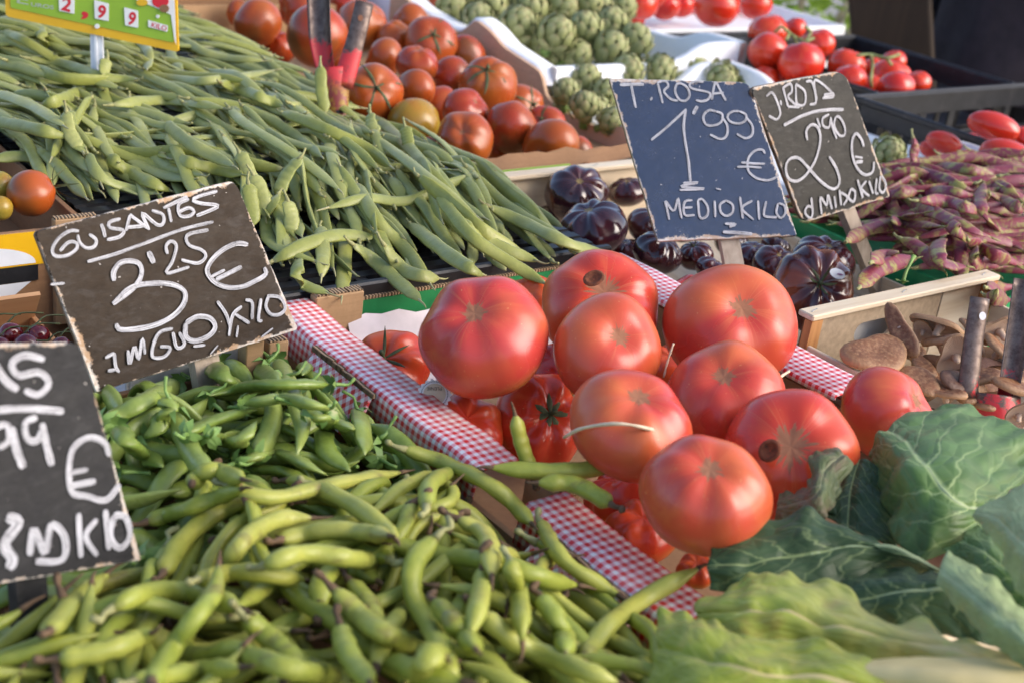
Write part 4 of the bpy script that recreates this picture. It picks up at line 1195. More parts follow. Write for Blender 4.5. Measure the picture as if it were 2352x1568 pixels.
for i, it in enumerate(items):
    q = it['q']
    cal = dict(n=5, size=.75, stem=.16, curl=.02, wid=.12, droop=.9) if q[4] and i != 14 else None
    pole = pole_at(it['c'], it['r'], *q[4]) if q[4] else norm((R.uniform(-1, 1), R.uniform(-.3, 1), R.uniform(-.2, 1)))
    if i == 13: fruit('tomato', it['c'], it['r'], norm((.9, -.3, .1)), MAT['yellowish'], 'greenish yellow unripe tomato at the edge of the flat beans', 'tomato', 'orange brown tomatoes', flat=1.0, seed=i, lump=.07)
    elif i == 14: fruit('tomato', it['c'], it['r'], pole, MAT['orange'], 'orange brown tomato with a deep dimple and pale yellow stem mark', 'tomato', 'orange brown tomatoes', flat=.86, dent=.20, dentw=.24, lobes=4, depth=.05, seed=i)
    elif i == 8: fruit('tomato', it['c'], it['r'], pole, MAT['orange'], 'brown red tomato with a big green star calyx beside the red price clip', 'tomato', 'orange brown tomatoes', flat=.95, calyx=dict(n=5, size=.85, stem=.12, curl=.0, wid=.10, droop=.9), seed=i)
    else: fruit('tomato', it['c'], it['r'], pole, MAT['orange'], 'smooth orange brown tomato ' + ('with a green calyx, in the tan box' if cal else 'heaped in the tan box'), 'tomato', 'orange brown tomatoes', flat=R.uniform(.80, .98), lobes=R.choice((3, 4, 5)), depth=.035, dent=.12, dentw=.3, calyx=cal, seed=i, lump=.07)

# three tomatoes in the yellow box
for u, v, w, z, pol, lab, m in ((72, 446, 108, .012, (132, 430), 'orange and green streaked tomato with a spiky green calyx above the yellow box', 'orange'),
                                (0, 430, 70, .010, None, 'pale orange tomato in the yellow box behind the streaked one', 'yellowish'), (2, 478, 56, .004, None, 'greenish tomato in the yellow box in front of the pale orange one', 'yellowish')):
    c = at_z(u, v, z); r = w / 2 / FPX * depth_of(c)
    cal = dict(n=6, size=.75, stem=.0, curl=.55, wid=.13, droop=.1) if pol else None
    fruit('tomato', c, r, pole_at(c, r * 1.0, *pol) * .8 + np.array([.3, .1, .1]) if pol else norm((0, 1, .3)), MAT[m], lab, 'tomato', flat=1.0, lobes=4, dent=.05, calyx=cal, seed=u + 5)

# ------------------------------------------------------------------ red tomatoes on the far side
FAR = [(1646, 18, 104, .0), (1737, 12, 78, .0), (1567, 14, 62, -.03), (1528, 16, 70, -.02), (1475, 13, 76, -.02), (1412, 8, 66, -.02), (1455, 42, 56, -.05), (1590, 8, 60, -.05), (1690, 4, 70, -.04), (1500, -10, 70, .0)]
items = [dict(u=q[0], v=q[1], w=q[2], z=q[3]) for q in FAR]; relax(items, 60, .92)
for i, it in enumerate(items):
    fruit('red_tomato', it['c'], it['r'], norm((R.uniform(-.5, .5), .5, 1)), MAT['red'], 'glossy red tomato in the sun behind the artichokes', 'tomato', 'red tomatoes in the low white box', flat=.86, depth=.02, seed=i + 60)
VINE1 = [(1765, 74, 92, .02), (1826, 66, 54, .02), (1880, 102, 76, .02), (1763, 122, 96, .02), (1840, 145, 108, .02), (1757, 182, 66, -.02), (1698, 132, 60, -.02), (1800, 182, 72, -.02), (1830, 100, 50, -.01)]
VINE2 = [(1945, 152, 90, .0), (1952, 184, 80, .0), (2046, 180, 98, .0), (2057, 204, 90, .0), (2106, 192, 64, .0), (2054, 142, 58, .0), (2008, 158, 54, -.01), (2000, 200, 60, -.02)]
for gi, (lst, lab, off) in enumerate(((VINE1, 'glossy red vine tomato in the loose bunch with tangled green stalks', 80), (VINE2, 'glossy red vine tomato heaped in the black crate rim beside the chalk signs', 100))):
    items = [dict(u=q[0], v=q[1], w=q[2], z=q[3]) for q in lst]; relax(items, 60, .92)
    for i, it in enumerate(items):
        fruit('vine_tomato', it['c'], it['r'], norm((R.uniform(-.6, .6), R.uniform(-.2, .6), .8)), MAT['red'], lab, 'tomato', 'vine tomatoes %d' % (gi + 1) if False else ('first bunch of vine tomatoes' if gi == 0 else 'second bunch of vine tomatoes'), flat=.88, depth=.02, seed=i + off)
    # the stalk of the bunch
    dm = np.mean([it['t'] for it in items]) - .05
    paths = ([[(1795, 60), (1822, 82), (1850, 95), (1868, 88)], [(1822, 82), (1835, 108), (1842, 112)], [(1795, 60), (1780, 74)], [(1850, 95), (1862, 75), (1850, 62)], [(1800, 66), (1812, 78), (1805, 92)]] if gi == 0 else
             [[(1968, 128), (2000, 126), (2035, 134), (2066, 126)], [(2000, 126), (2004, 150), (2000, 185), (2002, 200)], [(2035, 134), (2048, 150)], [(2002, 190), (1985, 206)], [(2002, 196), (2022, 204)]])
    mb = MB()
    for p in paths:
        q = spline([at_d(u, v, dm + .010 * math.sin(k * 2.1)) for k, (u, v) in enumerate(p)], 12)
        mb.raw(*tube_geo(q, [.0022 + .0012 * abs(math.sin(k * 1.3)) for k in range(12)], 6)[:2])
    o = mb.build('vine_stalk', MAT['vine'], smooth=True); tag(o, 'knobbly pale green stalk of the ' + ('loose bunch of vine tomatoes' if gi == 0 else 'vine tomatoes beside the chalk signs'), 'stalk')
PL = [(2282, 291, 122, .04, 66), (2168, 328, 84, .0, 50), (2312, 362, 130, .02, 80), (2246, 334, 90, -.01, 50), (2352, 322, 80, .02, 60), (2140, 345, 60, -.02, 40), (2340, 400, 90, -.02, 60)]
for i, (u, v, w, z, h) in enumerate(PL):
    c = at_z(u, v, z); dd = depth_of(c); r = h / 2 / FPX * dd; ax = norm(CAM_ROT[:, 0] * math.cos(-.25 - .1 * i) + CAM_ROT[:, 1] * math.sin(-.35) + CAM_ROT[:, 2] * .15)
    fruit('plum_tomato', c, r, ax, MAT['plum'], 'long red plum tomato in the black plastic crate', 'tomato', 'plum tomatoes', flat=w / h, lobes=4, depth=.01, dent=.06, seed=130 + i, lump=.02)

# ------------------------------------------------------------------ purple-black tomatoes
PUR = [(1325, 446, 146, -.02, 0), (1360, 527, 166, -.015, 0), (1442, 442, 90, -.03, 0), (1490, 522, 108, -.02, 1), (1510, 582, 116, -.012, 0), (1258, 497, 70, -.05, 1), (1598, 588, 84, -.02, 0), (1634, 622, 76, -.02, 0), (1728, 588, 88, -.02, 0), (1782, 566, 72, -.03, 0),
       (1780, 608, 102, -.02, 0), (1888, 602, 150, -.02, 0), (1865, 664, 196, -.004, 2), (1740, 652, 76, -.03, 0), (1680, 560, 80, -.04, 0), (1560, 520, 90, -.04, 0), (1440, 580, 80, -.05, 0), (1655, 660, 70, -.05, 0), (1300, 560, 70, -.06, 0), (1700, 620, 70, -.05, 0)]
items = [dict(u=q[0], v=q[1], w=q[2], z=q[3], q=q) for q in PUR]; relax(items, 80, .86)
for i, it in enumerate(items):
    k = it['q'][4]
    if k == 2:
        o = fruit('purple_tomato', it['c'], it['r'], pole_at(it['c'], it['r'], 1898, 640), MAT['black_streak'], 'ribbed purple tomato with orange flames, dry calyx and a white sticker', 'tomato', 'purple black tomatoes', flat=.66, lobes=9, depth=.07, dent=.13, calyx=dict(n=6, size=.34, stem=.10, curl=.3, wid=.07), seed=151, nu=72)
        d = pole_at(it['c'], it['r'], 1925, 626); Bm = basis_to(d); V = [it['c'] + d * it['r'] * .92]
        hit = at_d(1925, 628, depth_of(it['c'] + d * it['r'] * .80) - .012)
        V = [hit]
        for q in range(20): a = 2 * math.pi * q / 20; V.append(hit + Bm @ np.array([.0095 * math.cos(a), .0060 * math.sin(a), -.0010]))
        add('sticker', V, [(0, q + 1, (q + 1) % 20 + 1) for q in range(20)], MAT['white_card'], o)
        V = [p + d * .0008 for p in V]; cc = V[0]; V = [cc + (p - cc) * .40 + Bm @ np.array([.002, -.001, 0]) for p in V]; ex = Bm[:, 1]; V = [p - ex * np.dot(p - V[0], ex) * .6 for p in V]
        add('sticker_emblem', V, [(0, q + 1, (q + 1) % 20 + 1) for q in range(20)], plain('violet_print', (.30, .12, .22), .5), o)
    elif i == 3: fruit('purple_tomato', it['c'], it['r'], norm((.2, -.3, 1)), MAT['black_streak'], 'reddish purple ribbed tomato behind the corner of the glossy black sign', 'tomato', 'purple black tomatoes', flat=.74, lobes=9, depth=.05, seed=150 + i, nu=72)
    else: fruit('purple_tomato', it['c'], it['r'], norm((R.uniform(-.5, .5), R.uniform(-.6, .2), 1)), MAT['black_tom'], 'glossy ribbed purple black tomato in the pale wooden crate', 'tomato', 'purple black tomatoes', flat=R.uniform(.66, .78), lobes=R.choice((7, 8, 9)), depth=.045, dent=.12, calyx=dict(n=5, size=.3, stem=.08, curl=.25, wid=.08) if i in (6, 9) else None, seed=150 + i, nu=72)

# cherries
for i, (u, v, w, z) in enumerate(((22, 768, 62, -.034), (85, 772, 58, -.034), (60, 792, 60, -.036), (140, 792, 44, -.036), (0, 796, 50, -.036), (-30, 770, 60, -.04), (110, 808, 50, -.042), (30, 830, 55, -.042), (170, 830, 50, -.045))):
    c = at_z(u, v, z); r = w / 2 / FPX * depth_of(c)
    o = fruit('cherry', c, r, norm((R.uniform(-.5, .5), .6, .7)), MAT['cherry'], 'dark glossy cherry lying in front of the tan board', 'cherry', 'cherries behind the grey chalk sign', flat=.9, lobes=2, depth=.02, dent=.12, seed=200 + i, nu=28, nv=16)
    p = c + norm((0, .6, .7)) * r * .85
    mb = MB(); mb.raw(*tube_geo(spline([p, p + np.array([.012, .004, .006]), p + np.array([.032, .002, .004])], 7), .0008, 5)[:2]); mb.build('stalk', MAT['calyx'], o, smooth=True)

# ------------------------------------------------------------------ artichokes
def make_artichoke():
    """one bud: green core, three dozen overlapping bracts as parts, a stub of stalk"""
    ART = NT('artichoke_bract'); u, v = ART.uv(); rv = ART.rvec()
    c = ART.ramp(v, [(0, (.17, .19, .06)), (.35, (.26, .28, .10)), (.72, (.36, .37, .17)), (.92, (.38, .33, .15)), (1, (.10, .05, .025))])
    c = ART.mix(ART.mr(ART.noise(90, rv), .4, .75, 0, .4), c, (.34, .34, .17))
    ART.P(Base_Color=c, Roughness=.6, Specular_IOR_Level=.3); ART.bump(ART.noise(150, rv), .2, .001)
    root_v, root_f, root_uv = fruit_geo(1.0, 1.02, 5, .0, .0, .3, 3, 16, 10)
    root = add('artichoke', root_v * .80, root_f, ART.m, origin=np.zeros(3), uvs=root_uv)
    # bract mesh in the tangent frame: y up along the bud, z outward
    V = []; UV = []
    for i in range(6):
        s = i / 5; w = .36 * math.sin(math.pi * (.30 + .62 * s)) ** .8 if s < 1 else .035
        for j in range(5):
            q = (j - 2) / 2
            V.append((w * q, -.30 + .88 * s, .05 + .17 * s - .16 * q * q * w * 2 - .26 * max(0, s - .45) ** 2)); UV.append((j / 4, s))
    f = [(i * 5 + j, i * 5 + j + 1, (i + 1) * 5 + j + 1, (i + 1) * 5 + j) for i in range(5) for j in range(4)]
    br = add('bract', V, f, ART.m, origin=np.zeros(3), uvs=UV)
    mats_ = []
    n = 30
    for k in range(n):
        s = k / (n - 1); th = math.radians(122 - 112 * s ** .9); ph = k * 2.39996
        p = np.array([math.sin(th) * math.cos(ph), math.sin(th) * math.sin(ph), math.cos(th) * 1.02]); nrm = norm(p)
        upv = norm(np.array([0, 0, 1.0]) - nrm * nrm[2] + 1e-6); xv = np.cross(upv, nrm); sc = .95 - .38 * s
        Rm = np.stack([xv, upv, nrm], 1) * sc
        mats_.append(Matrix([[*Rm[r], p[r] * .90] for r in range(3)] + [[0, 0, 0, 1]]))
    sv, sf, su = tube_geo([(0, 0, -.75), (0, 0, -1.0), (.03, 0, -1.3)], [.30, .26, .27], 9)
    st = add('stalk', sv, sf, MAT['pea_calyx'], origin=np.zeros(3))
    return root, br, st, mats_
A0, BR0, ST0, AM = make_artichoke()
def put_artichoke(c, r, axis, label, group, first):
    B = basis_to(axis, R.random() * 6.28) * r
    Mw = Matrix([[*B[k], c[k]] for k in range(3)] + [[0, 0, 0, 1]])
    a = A0 if first else A0.copy()
    if not first: COL.objects.link(a)
    a.matrix_world = Mw; tag(a, label, 'artichoke', group)
    for i, m in enumerate(AM):
        b = BR0 if (first and i == 0) else BR0.copy()
        if not (first and i == 0): COL.objects.link(b)
        b.parent = a; j = Matrix.Rotation(R.uniform(-.12, .12), 4, 'X') @ Matrix.Rotation(R.uniform(-.1, .1), 4, 'Z')
        b.matrix_local = m @ j
    s = ST0 if first else ST0.copy()
    if not first: COL.objects.link(s)
    s.parent = a; s.matrix_local = Matrix.Identity(4)
ARTI = [(1036, 18, 80, .01), (1096, 44, 84, .01), (1128, 16, 84, .02), (1188, 60, 98, .015), (1218, 22, 92, .02), (1277, 80, 98, .015), (1287, 16, 84, .03), (1343, 72, 94, .015), (1405, 56, 88, .01), (1350, 14, 74, .03),
        (1399, 118, 96, -.01), (1456, 98, 90, -.01), (1323, 128, 78, -.02), (1275, 126, 70, -.03), (1060, -6, 76, .02), (1180, -8, 76, .03), (1250, -14, 80, .03), (1430, 20, 70, .0), (1160, 34, 80, -.01), (1080, 14, 80, -.01), (1238, 56, 84, -.02), (1312, 44, 84, -.01), (1378, 32, 80, -.01), (1366, 100, 84, -.03), (1232, 100, 80, -.04), (1425, 84, 80, -.03)]
ARTI2 = [(1343, 186, 82, -.02), (1299, 214, 72, -.03), (1442, 164, 88, -.02), (1388, 218, 78, -.035), (1343, 248, 80, -.035), (1514, 164, 82, -.02), (1587, 158, 78, -.02), (1656, 180, 84, -.02), (1402, 280, 70, -.045), (2040, 352, 86, .0), (1700, 196, 60, -.03), (1300, 172, 50, -.03), (2062, 428, 70, -.03), (1460, 230, 80, -.05), (1960, 380, 80, -.04), (1320, 222, 76, -.055), (1372, 254, 76, -.06), (1296, 252, 64, -.055), (1404, 188, 76, -.05), (1478, 200, 80, -.05), (1550, 200, 80, -.05), (1620, 200, 80, -.05)]
first = True
for gi, lst in enumerate((ARTI, ARTI2)):
    items = [dict(u=q[0], v=q[1], w=q[2] * 1.06, z=q[3]) for q in lst]; relax(items, 60, .80)
    for it in items:
        ax = norm((R.uniform(-.5, .5), R.uniform(-.9, .1), R.uniform(.3, 1)))
        put_artichoke(it['c'], it['r'] * .92, ax, 'green artichoke in the foam tray ' + ('with the flared corner' if gi == 0 else 'behind the two upright chalk signs'), 'artichokes in the upper foam tray' if gi == 0 else 'artichokes in the lower foam tray', first); first = False

# ------------------------------------------------------------------ flat green beans
def flat_surf(x, y):
    mid = math.sin(math.pi * min(1, max(0, (x - .40) / .56)))
    lift = min(1, max(0, (y - .96) / .25))
    far = min(1, max(0, (y - 1.45) / .4)) * min(1, max(0, (x - .70) / .12))
    return .002 + .038 * far + .040 * mid ** .7 * (1 - .4 * far) * lift * (1 if y > 1.2 else .8)
def fbase(x, y):
    s = flat_surf(x, y)
    return -.002 + max(0, s - .030) * .8
FP = Pile(.05, 1.0, .85, 2.3, fbase)
def left_lim(y):   # free edge of the heap on the near-left side
    return float(np.interp(y, [.96, 1.05, 1.25, 1.42, 1.52, 2.2], [.585, .56, .475, .445, .36, .30]))
FL_LABEL = 'long flat green bean lying in the big heap on the black tray'; FL_GROUP = 'flat green beans'
stuff = MB()
def rand_flat(n, target, uplay):
    k = 0; tries = 0
    while k < n and tries < n * 30:
        tries += 1
        y = R.uniform(.99, 2.2); x = R.uniform(left_lim(y), .925)
        a = R.gauss(float(np.interp(y, [1.0, 1.2, 1.5, 1.8, 2.1], [-1.9, -1.85, -1.5, -.95, -.8])), .15) if R.random() < .90 else R.uniform(-3.1, 0)
        if R.random() < .5: a += math.pi
        L = R.uniform(.19, .29); W = R.uniform(.0105, .0140); Th = R.uniform(.0040, .0052)
        p = curved(x, y, a, L, R.gauss(0, .2), 22, R.gauss(0, .07))
        if p[:, 0].max() > .945 or p[:, 1].min() < .935 or p[:, 1].max() > 2.26: continue
        if any(px < left_lim(py) - .02 for px, py in p[::5]): continue
        roll = .5 * face_roll(np.c_[p, p[:, 0] * 0]) + R.gauss(0, .42) if R.random() < .85 else R.uniform(-1.5, 1.5)
        z = FP.rest(p, W * .4)
        if z.mean() > flat_surf(x, y) + (.012 if uplay else -.002): continue
        zz = z + Th * .5 * abs(math.cos(roll)) + W * .5 * abs(math.sin(roll)) * .8
        path = np.c_[p, zz]
        pod_object('flat', path, W, Th, roll, FL_LABEL, FL_GROUP, R.gauss(0, .3), stuff if not uplay else None)
        FP.stamp(p, zz + Th * .4, W * .4); k += 1
    return k
rand_flat(300, None, False)
o = stuff.build('bean_underlayer', MAT['flat_pod'], smooth=True); tag(o, 'lower layer of flat green beans under the heap', 'beans', None, 'stuff')
n_r = rand_flat(240, None, True)
TR_FLAT = [
    [(0, 68), (60, 95), (130, 140), (180, 185)], [(10, 137), (80, 158), (160, 182), (312, 184)], [(60, 133), (150, 148), (240, 178), (318, 182)], [(298, 163), (420, 186), (520, 181), (640, 160)], [(92, 244), (150, 226), (202, 200)],
    [(-20, 210), (70, 242), (150, 292)], [(-30, 275), (60, 292), (165, 318)], [(180, 240), (230, 270), (300, 322), (390, 385), (470, 428)], [(170, 304), (250, 342), (350, 376), (470, 404)], [(160, 254), (158, 300), (192, 352)],
    [(-30, 368), (60, 360), (150, 388), (232, 442)], [(62, 349), (130, 366), (205, 402)], [(200, 352), (226, 402), (290, 432), (362, 446)], [(245, 358), (310, 402), (400, 442)], [(373, 353), (450, 378), (560, 402)], [(378, 283), (440, 332), (540, 384)],
    [(252, 242), (380, 231), (522, 250)], [(428, 226), (530, 240), (620, 276), (690, 322), (740, 362)], [(524, 246), (560, 282), (640, 332), (700, 372), (782, 440)], [(662, 236), (722, 256), (800, 292)], 
    [(410, 85), (490, 128), (612, 140)], [(505, 190), (580, 216), (652, 246)], [(645, 258), (722, 286), (830, 335), (900, 385)], [(90, 55), (105, 110), (135, 152)], [(310, 85), (340, 120), (338, 160)], [(385, 85), (395, 130), (422, 165)],
    [(640, 445), (612, 500), (628, 562), (735, 604)], [(788, 500), (792, 580), (785, 684)], [(735, 520), (742, 580), (738, 640)], [(680, 600), (692, 650), (760, 676)], [(702, 432), (672, 482), (694, 545)], [(818, 420), (862, 500), (930, 572), (992, 658)],
    [(898, 405), (942, 482), (992, 575)], [(808, 560), (862, 602), (968, 694)], [(880, 560), (930, 622), (1012, 640)], [(760, 272), (880, 332), (1000, 422), (1100, 502)], [(852, 262), (932, 332), (1012, 422), (1062, 482)], [(958, 402), (1030, 462), (1112, 532), (1205, 582)],
    [(1000, 440), (1080, 540), (1170, 602), (1258, 655)], [(940, 512), (1040, 592), (1112, 632)], [(1068, 380), (1150, 462), (1260, 532), (1350, 590)], [(1118, 472), (1220, 520), (1310, 560), (1402, 582)], [(1040, 502), (1130, 560), (1240, 602)], [(620, 604), (700, 562), (780, 540), (870, 547)],
]
for i, p in enumerate(TR_FLAT):
    lay_px('flat', p, FP, flat_surf, R.uniform(.0125, .0150), R.uniform(.0042, .0054), R.gauss(.1, .3), FL_LABEL, FL_GROUP, twist=R.gauss(0, .4))
UPR = [[(690, 362), (658, 402), (636, 452)], [(736, 150), (738, 205), (748, 262)], [(548, 348), (566, 385), (592, 442)], [(152, 255), (158, 300), (185, 345)], [(580, 400), (600, 440), (610, 500)], [(570, 420), (578, 470), (582, 520)], [(246, 135), (240, 160), (242, 178)], [(930, 290), (936, 320), (940, 345)], [(850, 260), (852, 285), (868, 310)], [(660, 460), (670, 500), (665, 540)]]
for p in UPR:
    # leaning pods: the lower end on the heap, the upper end raised
    q = spline(p[::-1], 12); base = at_z(*q[0], flat_surf(*at_z(*q[0], .03)[:2]) + .004); d0 = depth_of(base)
    P = np.array([at_d(u, v, d0 + .012 * i / 11) for i, (u, v) in enumerate(q)])[::-1]
    v0 = norm(CAMP - P[5]); Tn = norm(P[-1] - P[0]); S0 = norm(np.cross(Tn, (0, 0, 1))); N0 = np.cross(S0, Tn)
    Wd = norm(np.cross(Tn, v0)); rl = math.atan2(np.dot(Wd, N0), np.dot(Wd, S0))
    pod_object('flat', P, .0150, .0052, rl + R.gauss(0, .35), 'flat green bean standing up on end out of the heap', 'upright flat beans')

# ------------------------------------------------------------------ broad beans and peas
def heap_surf(cx, cy, rx, ry, h, z0):
    def s(x, y):
        q = ((x - cx) / rx) ** 2 + ((y - cy) / ry) ** 2
        return z0 + h * max(0, 1 - q)
    return s
b_surf = heap_surf(.34, .40, .33, .40, .026, -.016)
p_surf = heap_surf(.38, .76, .20, .16, .018, -.034)
BP = Pile(-.1, .75, 0, 1.05, lambda x, y: max(b_surf(x, y) - .040, p_surf(x, y) - .034, -.07) if x < .525 else -.002)
BB_LABEL = 'yellow green broad bean pod with dark dry stalk in the front heap'; BB_GROUP = 'broad beans'
PP_LABEL = 'plump bright green pea pod with leafy calyx heaped below the brown sign'; PP_GROUP = 'pea pods'
PEAFRONT = lambda x: float(np.interp(x, [.1, .3, .42, .55], [.66, .655, .63, .665]))
def rand_heap(kind, n, surf, region, Lr, Wr, Tr, label, group, gate, ang=None, stuffmb=None, lim=.016, bend=.5):
    k = 0; tries = 0
    while k < n and tries < n * 40:
        tries += 1
        x = R.uniform(*region[0]); y = R.uniform(*region[1])
        if not gate(x, y): continue
        a = R.uniform(0, 6.28) if ang is None or R.random() < .35 else R.gauss(*ang)
        L, W = R.uniform(*Lr), R.uniform(*Wr); Th = W * R.uniform(*Tr)
        p = curved(x, y, a, L, R.gauss(0, bend), 22, R.gauss(0, .32 if kind == 'broad' else .07))
        if p[:, 0].max() > .520: continue
        if kind == 'broad' and stuffmb is None and any(u < 345 and v < 1385 for u, v in (proj((*q, .0)) for q in p[::4])): continue
        z = BP.rest(p, W * .4)
        if z.mean() > surf(x, y) + lim: continue
        roll = R.uniform(-1.2, 1.2); zz = z + Th * .5 * abs(math.cos(roll)) + W * .42 * abs(math.sin(roll))
        pod_object(kind, np.c_[p, zz], W, Th, roll, label, group, R.gauss(0, .3), stuffmb)
        BP.stamp(p, zz + Th * .40, W * .4); k += 1
    return k
gb = lambda x, y: y < PEAFRONT(x) - .005
gp = lambda x, y: y > PEAFRONT(x) - .02 and x + .25 * (y - .65) > .22
st = MB(); rand_heap('broad', 120, b_surf, ((.02, .50), (.16, .66)), (.12, .18), (.010, .013), (.7, .9), BB_LABEL, BB_GROUP, gb, None, st, -.006)
tag(st.build('bean_underlayer', MAT['broad_pod'], smooth=True), 'lower layer of broad bean pods under the front heap', 'beans', None, 'stuff')
st = MB(); rand_heap('pea', 60, p_surf, ((.20, .50), (.62, .86)), (.075, .10), (.014, .018), (.5, .7), PP_LABEL, PP_GROUP, gp, None, st, -.006)
tag(st.build('pea_underlayer', MAT['pea_pod'], smooth=True), 'lower layer of pea pods under the heap', 'peas', None, 'stuff')
rand_heap('pea', 120, p_surf, ((.20, .505), (.63, .86)), (.095, .130), (.0135, .0165), (.46, .6), PP_LABEL, PP_GROUP, gp, None, None, .006, .28)
rand_heap('broad', 260, b_surf, ((.02, .50), (.16, .67)), (.125, .20), (.0092, .0122), (.75, .95), BB_LABEL, BB_GROUP, gb, None, None, .010, .95)
TR_PEA = [[(640, 826), (672, 900), (694, 980), (682, 1045)], [(236, 972), (310, 932), (395, 885)], [(400, 942), (440, 1040), (505, 1115)], [(590, 1045), (622, 980), (636, 895)], [(450, 815), (498, 850), (555, 888)], [(760, 882), (600, 884), (480, 908)], [(268, 980), (310, 1030), (375, 1072)], [(430, 995), (500, 962), (592, 940)],
          [(750, 948), (748, 1030), (805, 1082)], [(290, 872), (322, 845), (356, 836)], [(826, 945), (834, 1000), (838, 1045)], [(545, 1062), (640, 1042), (755, 1092)], [(218, 828), (228, 862), (242, 900)], [(480, 1002), (545, 1015), (590, 965)], [(345, 1000), (380, 950), (392, 905)], [(610, 835), (600, 850), (640, 880)], [(700, 940), (740, 960), (810, 985)], [(560, 930), (650, 915), (760, 940)]]
for p in TR_PEA:
    lay_px('pea', p, BP, p_surf, R.uniform(.0145, .0172), R.uniform(.0075, .0095), R.uniform(-.6, .6), PP_LABEL, PP_GROUP)
TR_BROAD = [[(372, 1318), (420, 1240), (500, 1176), (592, 1142)], [(520, 1292), (570, 1230), (640, 1192), (725, 1188)], [(250, 1402), (330, 1362), (450, 1360), (565, 1402)], [(112, 1450), (170, 1382), (255, 1308)], [(130, 1512), (250, 1492), (352, 1450)], [(560, 1412), (640, 1482), (730, 1568)],
            [(450, 1332), (560, 1312), (705, 1332)], [(735, 1398), (742, 1330), (800, 1302), (872, 1335)], [(760, 1345), (850, 1432), (962, 1492)], [(880, 1240), (1000, 1272), (1140, 1290), (1260, 1330), (1342, 1345)], [(1045, 1188), (1118, 1232), (1130, 1330)], [(1238, 1192), (1300, 1290), (1430, 1372)],
            [(978, 1172), (988, 1112), (1040, 1084), (1105, 1080)], [(1340, 1512), (1392, 1440), (1482, 1372), (1612, 1300)], [(1100, 1402), (1180, 1470), (1300, 1522), (1430, 1572)], [(1170, 1285), (1192, 1370), (1200, 1482)], [(1240, 1368), (1290, 1440), (1300, 1505)], [(1112, 1290), (1100, 1382), (1078, 1462)], [(1000, 1380), (1060, 1452), (1095, 1492)],
            [(520, 1112), (620, 1142), (760, 1112), (930, 1082)], [(720, 1112), (800, 1152), (860, 1192), (912, 1242)], [(560, 1500), (690, 1540), (820, 1560)], [(300, 1568), (420, 1545), (560, 1530)], [(860, 1500), (960, 1540), (1080, 1568)], [(640, 1240), (760, 1215), (900, 1230)], [(600, 1300), (700, 1270), (860, 1290)], [(330, 1200), (420, 1170), (560, 1120)], [(440, 1110), (480, 1080), (560, 1100)], [(345, 1568), (420, 1452), (490, 1362), (503, 1288)], [(1012, 1222), (952, 1290), (950, 1370), (990, 1442), (1025, 1510)], [(918, 1028), (1020, 1062), (1140, 1122), (1225, 1205)], [(780, 1430), (800, 1500), (850, 1568)], [(960, 1550), (1000, 1500), (1060, 1568)]]
for p in TR_BROAD:
    lay_px('broad', p, BP, b_surf, R.uniform(.0112, .0136), R.uniform(.0095, .0112), R.uniform(-.7, .7), BB_LABEL, BB_GROUP)
# broad beans that have strayed over the gingham rim
for p in ([(1118, 1072), (1280, 1082), (1385, 1070), (1462, 1030)], [(1230, 1108), (1320, 1112), (1405, 1158)], [(1182, 948), (1196, 1010), (1224, 1095)]):
    q = spline(p, 16); lo = p is not None
    z = .020 if p[0][0] != 1182 else None
    P = np.array([at_z(u, v, .022) for u, v in q]) if z else np.array([at_d(u, v, .915 + .01 * i / 15) for i, (u, v) in enumerate(q)])
    pod_object('broad', P[::-1], .0130 if z else .0115, .0112 if z else .0095, .3, 'broad bean lying across the gap in the gingham rim' if z else 'broad bean standing up against the gingham rim', 'stray broad beans')

# ------------------------------------------------------------------ purple beans
pu_surf = heap_surf(1.58, .88, .34, .24, .030, -.012)
PP_ = Pile(1.2, 2.0, .6, 1.25, lambda x, y: max(-.05, pu_surf(x, y) - .030) if x > 1.30 else (-.03 if x > 1.26 else .026))
PU_LABEL = 'purple and green streaked bean heaped behind the mushroom crate'; PU_GROUP = 'purple beans'
k = tries = 0
while k < 150 and tries < 12000:
    tries += 1
    x = R.uniform(1.32, 1.82); y = R.uniform(.755, 1.04)
    a = R.gauss(-.42, .18) if R.random() < .88 else R.uniform(-1.5, 1.5); L = R.uniform(.17, .25); W = R.uniform(.0140, .0172); Th = W * .32
    p = curved(x, y, a + (math.pi if R.random() < .5 else 0), L, R.gauss(0, .5), 22, R.gauss(0, .15))
    if p[:, 0].min() < 1.30 or p[:, 1].min() < .735: continue
    z = PP_.rest(p, W * .4)
    if z.mean() > pu_surf(x, y) + .008: continue
    roll = .8 * face_roll(np.c_[p, z]) + R.gauss(0, .3); zz = z + Th * .5 + W * .35 * abs(math.sin(roll))
    pod_object('purple', np.c_[p, zz], W, Th, roll, PU_LABEL, PU_GROUP, R.gauss(0, .5)); PP_.stamp(p, zz + Th * .4, W * .4); k += 1
def c3(p): return [(1894.9 + .238 * a, 344.5 + .238 * b) for a, b in p]
